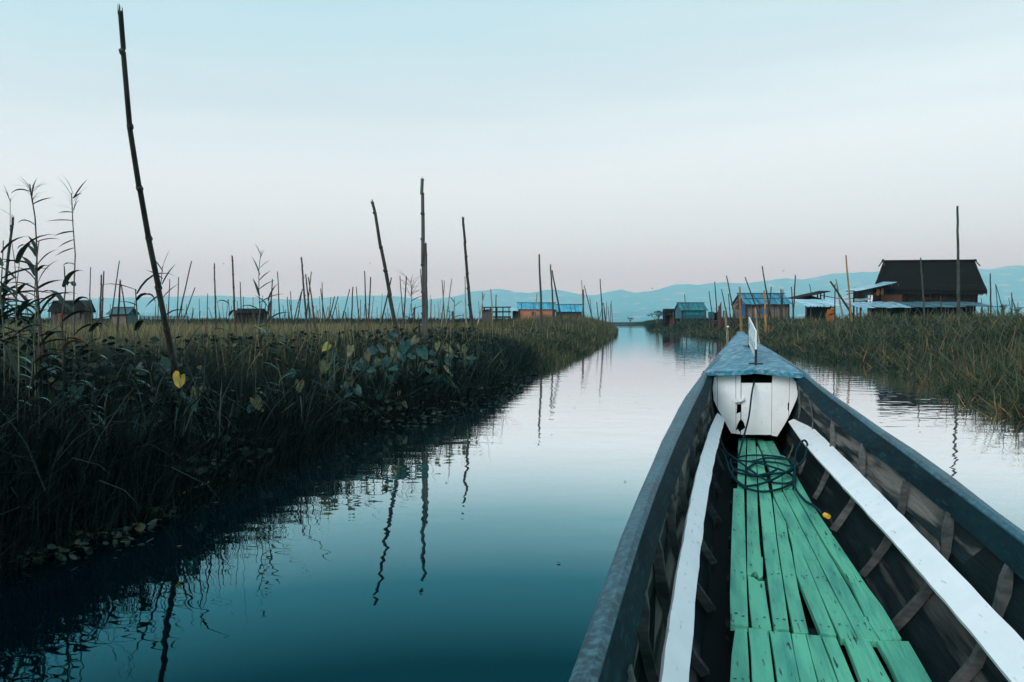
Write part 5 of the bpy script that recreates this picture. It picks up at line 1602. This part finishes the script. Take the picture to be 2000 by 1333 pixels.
reed(524, 575, 516, 7.9, 'shorter bushy reed right beside the lone tall reed', [
    L(.95, 1, 40, 1.2, .5, 6, 'reed'), L(.9, -1, 36, 1.0, .8, 6, 'reed'), L(.8, 1, 50, .7, 1.2, 6, 'reed'), L(.7, -1, 44, .7, 1.5, 6, 'reed_light'), L(.6, 1, 56, .5, 1.3, 5, 'reed_light'), L(.85, 1, 30, 1.4, .2, 5, 'reed'), L(.5, 1, 50, .2, .9, 5, 'reed_dry')], wpx=3, seed=12)
reed(802, 548, 812, 13.5, 'dark reed with nodding seed head left of the upright pole', [
    L(.80, 1, 30, .5, .4, 3, 'reed'), L(.86, 1, 26, .6, .3, 3, 'reed'), L(.72, 1, 30, .4, .3, 3, 'reed'), L(.6, -1, 26, .9, 1.6, 4, 'reed'), L(.5, 1, 30, .9, 1.9, 5, 'reed')], wpx=2.5, seed=13, plume=18, stem='reed_brown')
reed(888, 586, 884, 17, 'small leafy reed above the stout red brown post', [
    L(.95, -1, 20, 1.0, .5, 3, 'reed'), L(.9, 1, 22, .8, .5, 3, 'reed'), L(.8, -1, 22, .5, .6, 3, 'reed'), L(.75, 1, 24, .4, .7, 3, 'reed'), L(.6, 1, 22, .8, 1.5, 3, 'reed')], wpx=2, seed=14)
reed(448, 585, 446, 9.5, 'drooping reed at the left side of the small dark hut', [
    L(.95, -1, 30, .8, 2.5, 5, 'reed'), L(.85, 1, 30, .9, 2.0, 5, 'reed'), L(.7, -1, 36, .6, 1.5, 5, 'reed_light')], wpx=3, seed=15)
rgx = random.Random(77)
for i in range(9):
    px_ = rgx.uniform(-25, 95)
    reed(px_, rgx.uniform(500, 600), px_ + rgx.uniform(-8, 8), rgx.uniform(4.5, 6.2), 'leafy green reed in the tangle at the far left edge',
         [L(rgx.uniform(.5, 1), rgx.choice((-1, 1)), rgx.uniform(50, 90), rgx.uniform(.3, 1.2), rgx.uniform(.6, 1.8), rgx.uniform(5, 9), 'reed') for _ in range(9)], wpx=4, seed=500 + i, group='tangle of reeds at the far left')
# low arching leaves that catch the sky in front of the dark bank
for i, (px_, pt_, D_, lab) in enumerate([(185, 745, 5.2, 'low reed with arching sky lit leaves below the dark left hut'), (297, 705, 5.6, 'pale curled reed left of the foot of the curved pole'), (205, 770, 4.9, 'low pale reed deep in the dark left bank'),
                                        (60, 700, 4.6, 'low reed with pale arching leaves near the left edge'), (545, 720, 7.0, 'pale thin leaved reed below the lone tall reed'), (520, 760, 6.8, 'low green reed at the water side below the lone tall reed'), (650, 775, 8.0, 'narrow leaved reed left under the taro leaves'), (430, 770, 6.2, 'low reed right of the yellow leaf')]):
    rg_ = random.Random(60 + i)
    reed(px_, pt_, px_ + rg_.uniform(-6, 6), D_, lab, [L(rg_.uniform(.6, 1), rg_.choice((-1, 1)), rg_.uniform(34, 64), rg_.uniform(.3, .9), rg_.uniform(1.0, 2.0), rg_.uniform(4, 7), 'reed_light') for _ in range(6)], wpx=4, seed=60 + i, group='low reeds in the left bank')

# ------------------------------------------------------------------ taro
def heart(c, right, down, size, curl=.15, tipx=0):
    """heart shaped leaf hanging from its notch; returns verts and faces"""
    nrm = right.cross(down).normalized()
    prof = [(0, -.02), (.15, -.26), (.30, -.33), (.43, -.02), (.38, .36), (.19, .80), (0, 1.18)]
    v, f = [], []
    for s, t in prof:
        mid = c + down * max(t, 0) * size * .92 + nrm * (-.22 * t * t * size)
        k = abs(s)
        v.append(mid if s == 0 else c + right * s * size + down * t * size + nrm * (curl * k * size - .22 * max(t, 0) ** 2 * size))
    nR = len(prof)
    for s, t in prof[1:-1]:
        v.append(c - right * s * size + down * t * size + nrm * (curl * abs(s) * size - .22 * max(t, 0) ** 2 * size))
    v = [p + nrm * (math.sin(i * 2.3 + c.x * 40) * .04 * size) for i, p in enumerate(v)]
    m1 = len(v); v.append(c + down * .35 * size - nrm * .02 * size)
    m2 = len(v); v.append(c + down * .7 * size - nrm * .10 * size)
    Rr = [0, 1, 2, 3, 4, 5, 6]
    Ll = [0, 7, 8, 9, 10, 11, 6]
    for S_ , flip in ((Rr, 0), (Ll, 1)):
        q = [(0, S_[1], S_[2]), (0, S_[2], S_[3], m1), (m1, S_[3], S_[4]), (m1, S_[4], S_[5], m2), (m2, S_[5], 6)]
        f += [tuple(reversed(t)) if flip else t for t in q]
    return v, f
def edge_d(px_):
    """distance at which the left shoreline crosses this line of sight"""
    for d in np.linspace(3, 30, 271):
        if XL(d) > (px_ - CX) / F * d:
            return float(d)
    return 12.0
def taro(leaves, D, label, seed, group='taro plants on the left bank'):
    """leaves: (px, py, size px, kind, turn, tilt)"""
    rg_ = random.Random(seed)
    cx = sum(l[0] for l in leaves) / len(leaves)
    if D is None:
        D = edge_d(cx) + .55 - .35 * (sum(l[1] for l in leaves) / len(leaves) - 700) / 60
    b = at_d(cx, HY + (EYE - .08) * F / D, D)
    root = empty('taro_plant', b, label, 'taro plant', group)
    extra = [(l[0] + rg_.uniform(-16, 16), l[1] + rg_.uniform(4, 46), l[2] * rg_.uniform(.7, 1.05), 'D', rg_.uniform(-1.2, 1.2), rg_.uniform(.5, 1.4)) for l in leaves for _ in range(2)]
    for (px_, py_, sz, kind, turn, tilt) in leaves + extra:
        d_ = D + rg_.uniform(-.25, .25)
        c = at_d(px_, py_ - sz * .35, d_)
        size = sz / F * d_
        right = Vector((math.cos(turn), math.sin(turn), 0))
        fwd = Vector((math.sin(turn), -math.cos(turn), 0))
        down = (fwd * math.cos(tilt) - Vector((0, 0, 1)) * math.sin(tilt)).normalized()
        roll = rg_.uniform(-.75, .75)
        turn += rg_.uniform(-.5, .5)
        right = (right * math.cos(roll) + fwd.cross(right).normalized() * math.sin(roll)).normalized()
        down = (down - right * down.dot(right)).normalized()
        v, f = heart(c, right, down, size, curl=rg_.uniform(.05, .3))
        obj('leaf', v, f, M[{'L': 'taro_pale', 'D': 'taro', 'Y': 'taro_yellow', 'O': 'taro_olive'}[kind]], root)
        m_ = b.lerp(c, .55) + Vector((rg_.uniform(-.04, .04), rg_.uniform(-.04, .04), .05))
        MB().tube([b - Vector((0, 0, .05)), m_, c + Vector((0, 0, .01))], [.011, .008, .005], 5).done('stalk', M['taro_stem'], root)
def zt(a, b): return 620 + a / 6.667, 640 + b / 6.667
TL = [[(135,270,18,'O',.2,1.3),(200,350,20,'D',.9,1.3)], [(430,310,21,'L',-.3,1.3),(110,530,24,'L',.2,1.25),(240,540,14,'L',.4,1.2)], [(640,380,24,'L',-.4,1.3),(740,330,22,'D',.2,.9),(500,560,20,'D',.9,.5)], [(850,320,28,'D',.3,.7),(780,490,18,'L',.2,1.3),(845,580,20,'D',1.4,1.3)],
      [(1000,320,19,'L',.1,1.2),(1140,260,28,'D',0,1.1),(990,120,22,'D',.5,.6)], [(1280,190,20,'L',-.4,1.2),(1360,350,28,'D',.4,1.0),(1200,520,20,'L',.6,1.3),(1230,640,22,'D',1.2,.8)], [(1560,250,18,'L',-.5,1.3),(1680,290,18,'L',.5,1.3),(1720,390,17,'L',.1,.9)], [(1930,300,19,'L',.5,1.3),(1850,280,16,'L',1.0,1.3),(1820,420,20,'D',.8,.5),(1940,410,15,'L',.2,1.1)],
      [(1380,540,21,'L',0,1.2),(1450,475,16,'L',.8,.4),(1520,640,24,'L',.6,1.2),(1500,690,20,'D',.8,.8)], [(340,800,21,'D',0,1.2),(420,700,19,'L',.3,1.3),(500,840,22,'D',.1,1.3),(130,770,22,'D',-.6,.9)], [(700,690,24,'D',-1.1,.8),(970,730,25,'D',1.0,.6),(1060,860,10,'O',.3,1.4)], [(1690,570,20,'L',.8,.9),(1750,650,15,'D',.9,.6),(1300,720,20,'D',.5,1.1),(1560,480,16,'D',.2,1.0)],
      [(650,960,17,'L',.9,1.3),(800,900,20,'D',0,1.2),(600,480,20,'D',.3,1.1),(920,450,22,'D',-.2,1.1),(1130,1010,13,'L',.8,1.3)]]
TLAB = ['taro plant with a yellowing leaf, left end of the taro clump', 'taro plant with two large pale leaves on the left side of the clump', 'taro plant with a pale notched leaf and a folded blue green leaf', 'taro plant with a broad sky lit leaf and one seen edge on',
        'taro plant with the largest dark leaf, at the foot of the leaning split pole', 'taro plant right of the leaning split pole with a broad dark leaf', 'taro plant with small pale pointed leaves right of the upright pole foot', 'taro plant at the right end of the clump',
        'taro plant low under the right half of the clump', 'taro plant with rounded dark leaves low under the left half of the clump', 'taro plant with two long folded blue green leaves low in the middle', 'taro plant low at the right with drooping leaves', 'small taro plant deep in the shade below the clump']
for i, (ls, lab) in enumerate(zip(TL, TLAB)):
    taro([(zt(a, b)[0], zt(a, b)[1], s * .95, k, t_, q) for a, b, s, k, t_, q in ls], None, lab, 70 + i)
taro([(352, 746, 32, 'Y', .75, 1.05), (366, 785, 36, 'D', .8, .7), (373, 828, 30, 'L', .8, 1.2), (383, 772, 26, 'L', .2, 1.3)], 5.6, 'taro plant with the bright yellow leaf under the curved pole', 91)
taro([(221, 735, 40, 'D', .1, 1.2), (264, 735, 40, 'D', 0, 1.3), (314, 722, 36, 'D', .3, 1.2)], 6.1, 'dark broad leaved taro plant left of the foot of the curved pole', 92)
taro([(283, 840, 50, 'D', .2, .9), (231, 806, 34, 'D', -.3, 1.2), (285, 868, 26, 'D', .4, .6)], 5.4, 'taro plant with one very broad dark leaf low in the left bank', 93)
taro([(97, 730, 36, 'D', .9, .6), (150, 770, 30, 'D', .2, 1.2)], 5.2, 'taro plant with a sky lit leaf below the tallest reeds', 94)
taro([(438, 802, 36, 'D', .5, 1.1), (500, 790, 26, 'L', .7, 1.3)], 6.4, 'taro plant alone right of the yellow leaf', 95)
taro([(566, 735, 24, 'D', .3, .8), (585, 755, 22, 'L', .3, 1.2)], 7.6, 'small taro plant between the lone tall reed and the taro clump', 96)

# ------------------------------------------------------------------ floating weed and sticks
rgw = random.Random(31)
def weed(px_, py_, label, nl, spread, seed, size=.05, group=None, pale=.25, zmax=.06):
    rg_ = random.Random(seed)
    c = at_z(px_, py_, .0)
    root = empty('water_weed', c, label, 'water plant', group)
    for k in range(nl):
        a, r = rg_.uniform(0, 6.28), rg_.uniform(0, spread)
        p = c + Vector((math.cos(a) * r, math.sin(a) * r, rg_.uniform(.01, zmax)))
        s = size * rg_.uniform(.6, 1.25)
        tl, az = rg_.uniform(-.7, .7), rg_.uniform(0, 6.28)
        ax = Vector((math.cos(az), math.sin(az), 0))
        ay = Vector((-math.sin(az) * math.cos(tl), math.cos(az) * math.cos(tl), math.sin(tl)))
        n_ = 9
        up = ax.cross(ay)
        v = [p - up * s * .12] + [p + ax * math.cos(t) * s * .8 + ay * math.sin(t) * s for t in [2 * math.pi * j / n_ for j in range(n_)]]
        f = [(0, 1 + j, 1 + (j + 1) % n_) for j in range(n_)]
        obj('leaf', v, f, M['weed_pale' if rg_.random() < pale else 'weed'], root)
    MB().tube([c - Vector((0, 0, .08)), c + Vector((0, 0, .02))], [.02, .012], 5).done('root', M['taro_stem'], root)
WL = 'rounded floating water weed, one of a raft along the near left bank'
for i in range(24):
    s = i / 23
    weed(34 + 300 * s + rgw.uniform(-10, 10), 1096 - 84 * s + rgw.uniform(-22, 24), WL, 8, .12, 300 + i, .029, 'raft of water weed by the left bank', .22)
weed(985, 745, 'dark water weed plant standing out from the left bank under the taro clump', 7, .14, 41, .05, pale=0, zmax=.22)
weed(993, 762, 'small dark weed leaf floating right of the left bank edge', 3, .05, 42, .045, pale=0)
weed(940, 803, 'dark weed leaves floating at the foot of the reflection of the slim pole', 4, .05, 43, .03, pale=0)
weed(752, 953, 'tiny dark scraps of weed floating before the left bank', 3, .03, 44, .016, pale=0, zmax=.02)
tag(MB().tube([at_z(322, 978, .02), at_z(365, 960, .05), at_z(408, 941, .09)], [.004, .007, .006], 6).done('dry_stalk', M['straw_stick'], loc=at_z(322, 978, 0)), 'long dry yellow stalk lying over the dark water at the left bank', 'stalk')
for i, (a, b, lab) in enumerate([((1905, 800), (1935, 818), 'dry orange stalk lying on the water at the foot of the right bank'), ((1950, 790), (1975, 815), 'dry stalk leaning into the water at the right edge'), ((1870, 770), (1885, 795), 'short dry orange stalk at the corner of the right bank')]):
    tag(MB().tube([at_z(*a, .12), at_z(*b, .0)], [.006, .004], 5).done('dry_stalk', M['bamboo_orange'], loc=at_z(*b, 0)), lab, 'stalk')

# ------------------------------------------------------------------ birds
for px_, py_, lab in [(1530, 530, 'tiny bird flying above the grey walled hut'), (437, 516, 'tiny bird in the sky left of the dark brown pole'), (1274, 564, 'tiny bird in front of the hills above the channel'), (723, 515, 'tiny bird in the sky above the brown pole pair')]:
    c = at_d(px_, py_, 90)
    s = .10
    mb = MB().tube([c + Vector((-s * .8, 0, 0)), c + Vector((-s * .3, 0, .01)), c + Vector((s * .4, 0, .01)), c + Vector((s * .9, 0, 0))], [.006, .03, .03, .006], 6)
    for sg in (-1, 1):
        mb.add([c + Vector((-.04, 0, .01)), c + Vector((.05, 0, .01)), c + Vector((.0, sg * .14, .07)), c + Vector((-.06, sg * .2, .05))], [(0, 1, 2, 3)])
    tag(mb.done('bird', M['bird'], loc=c), lab, 'bird')
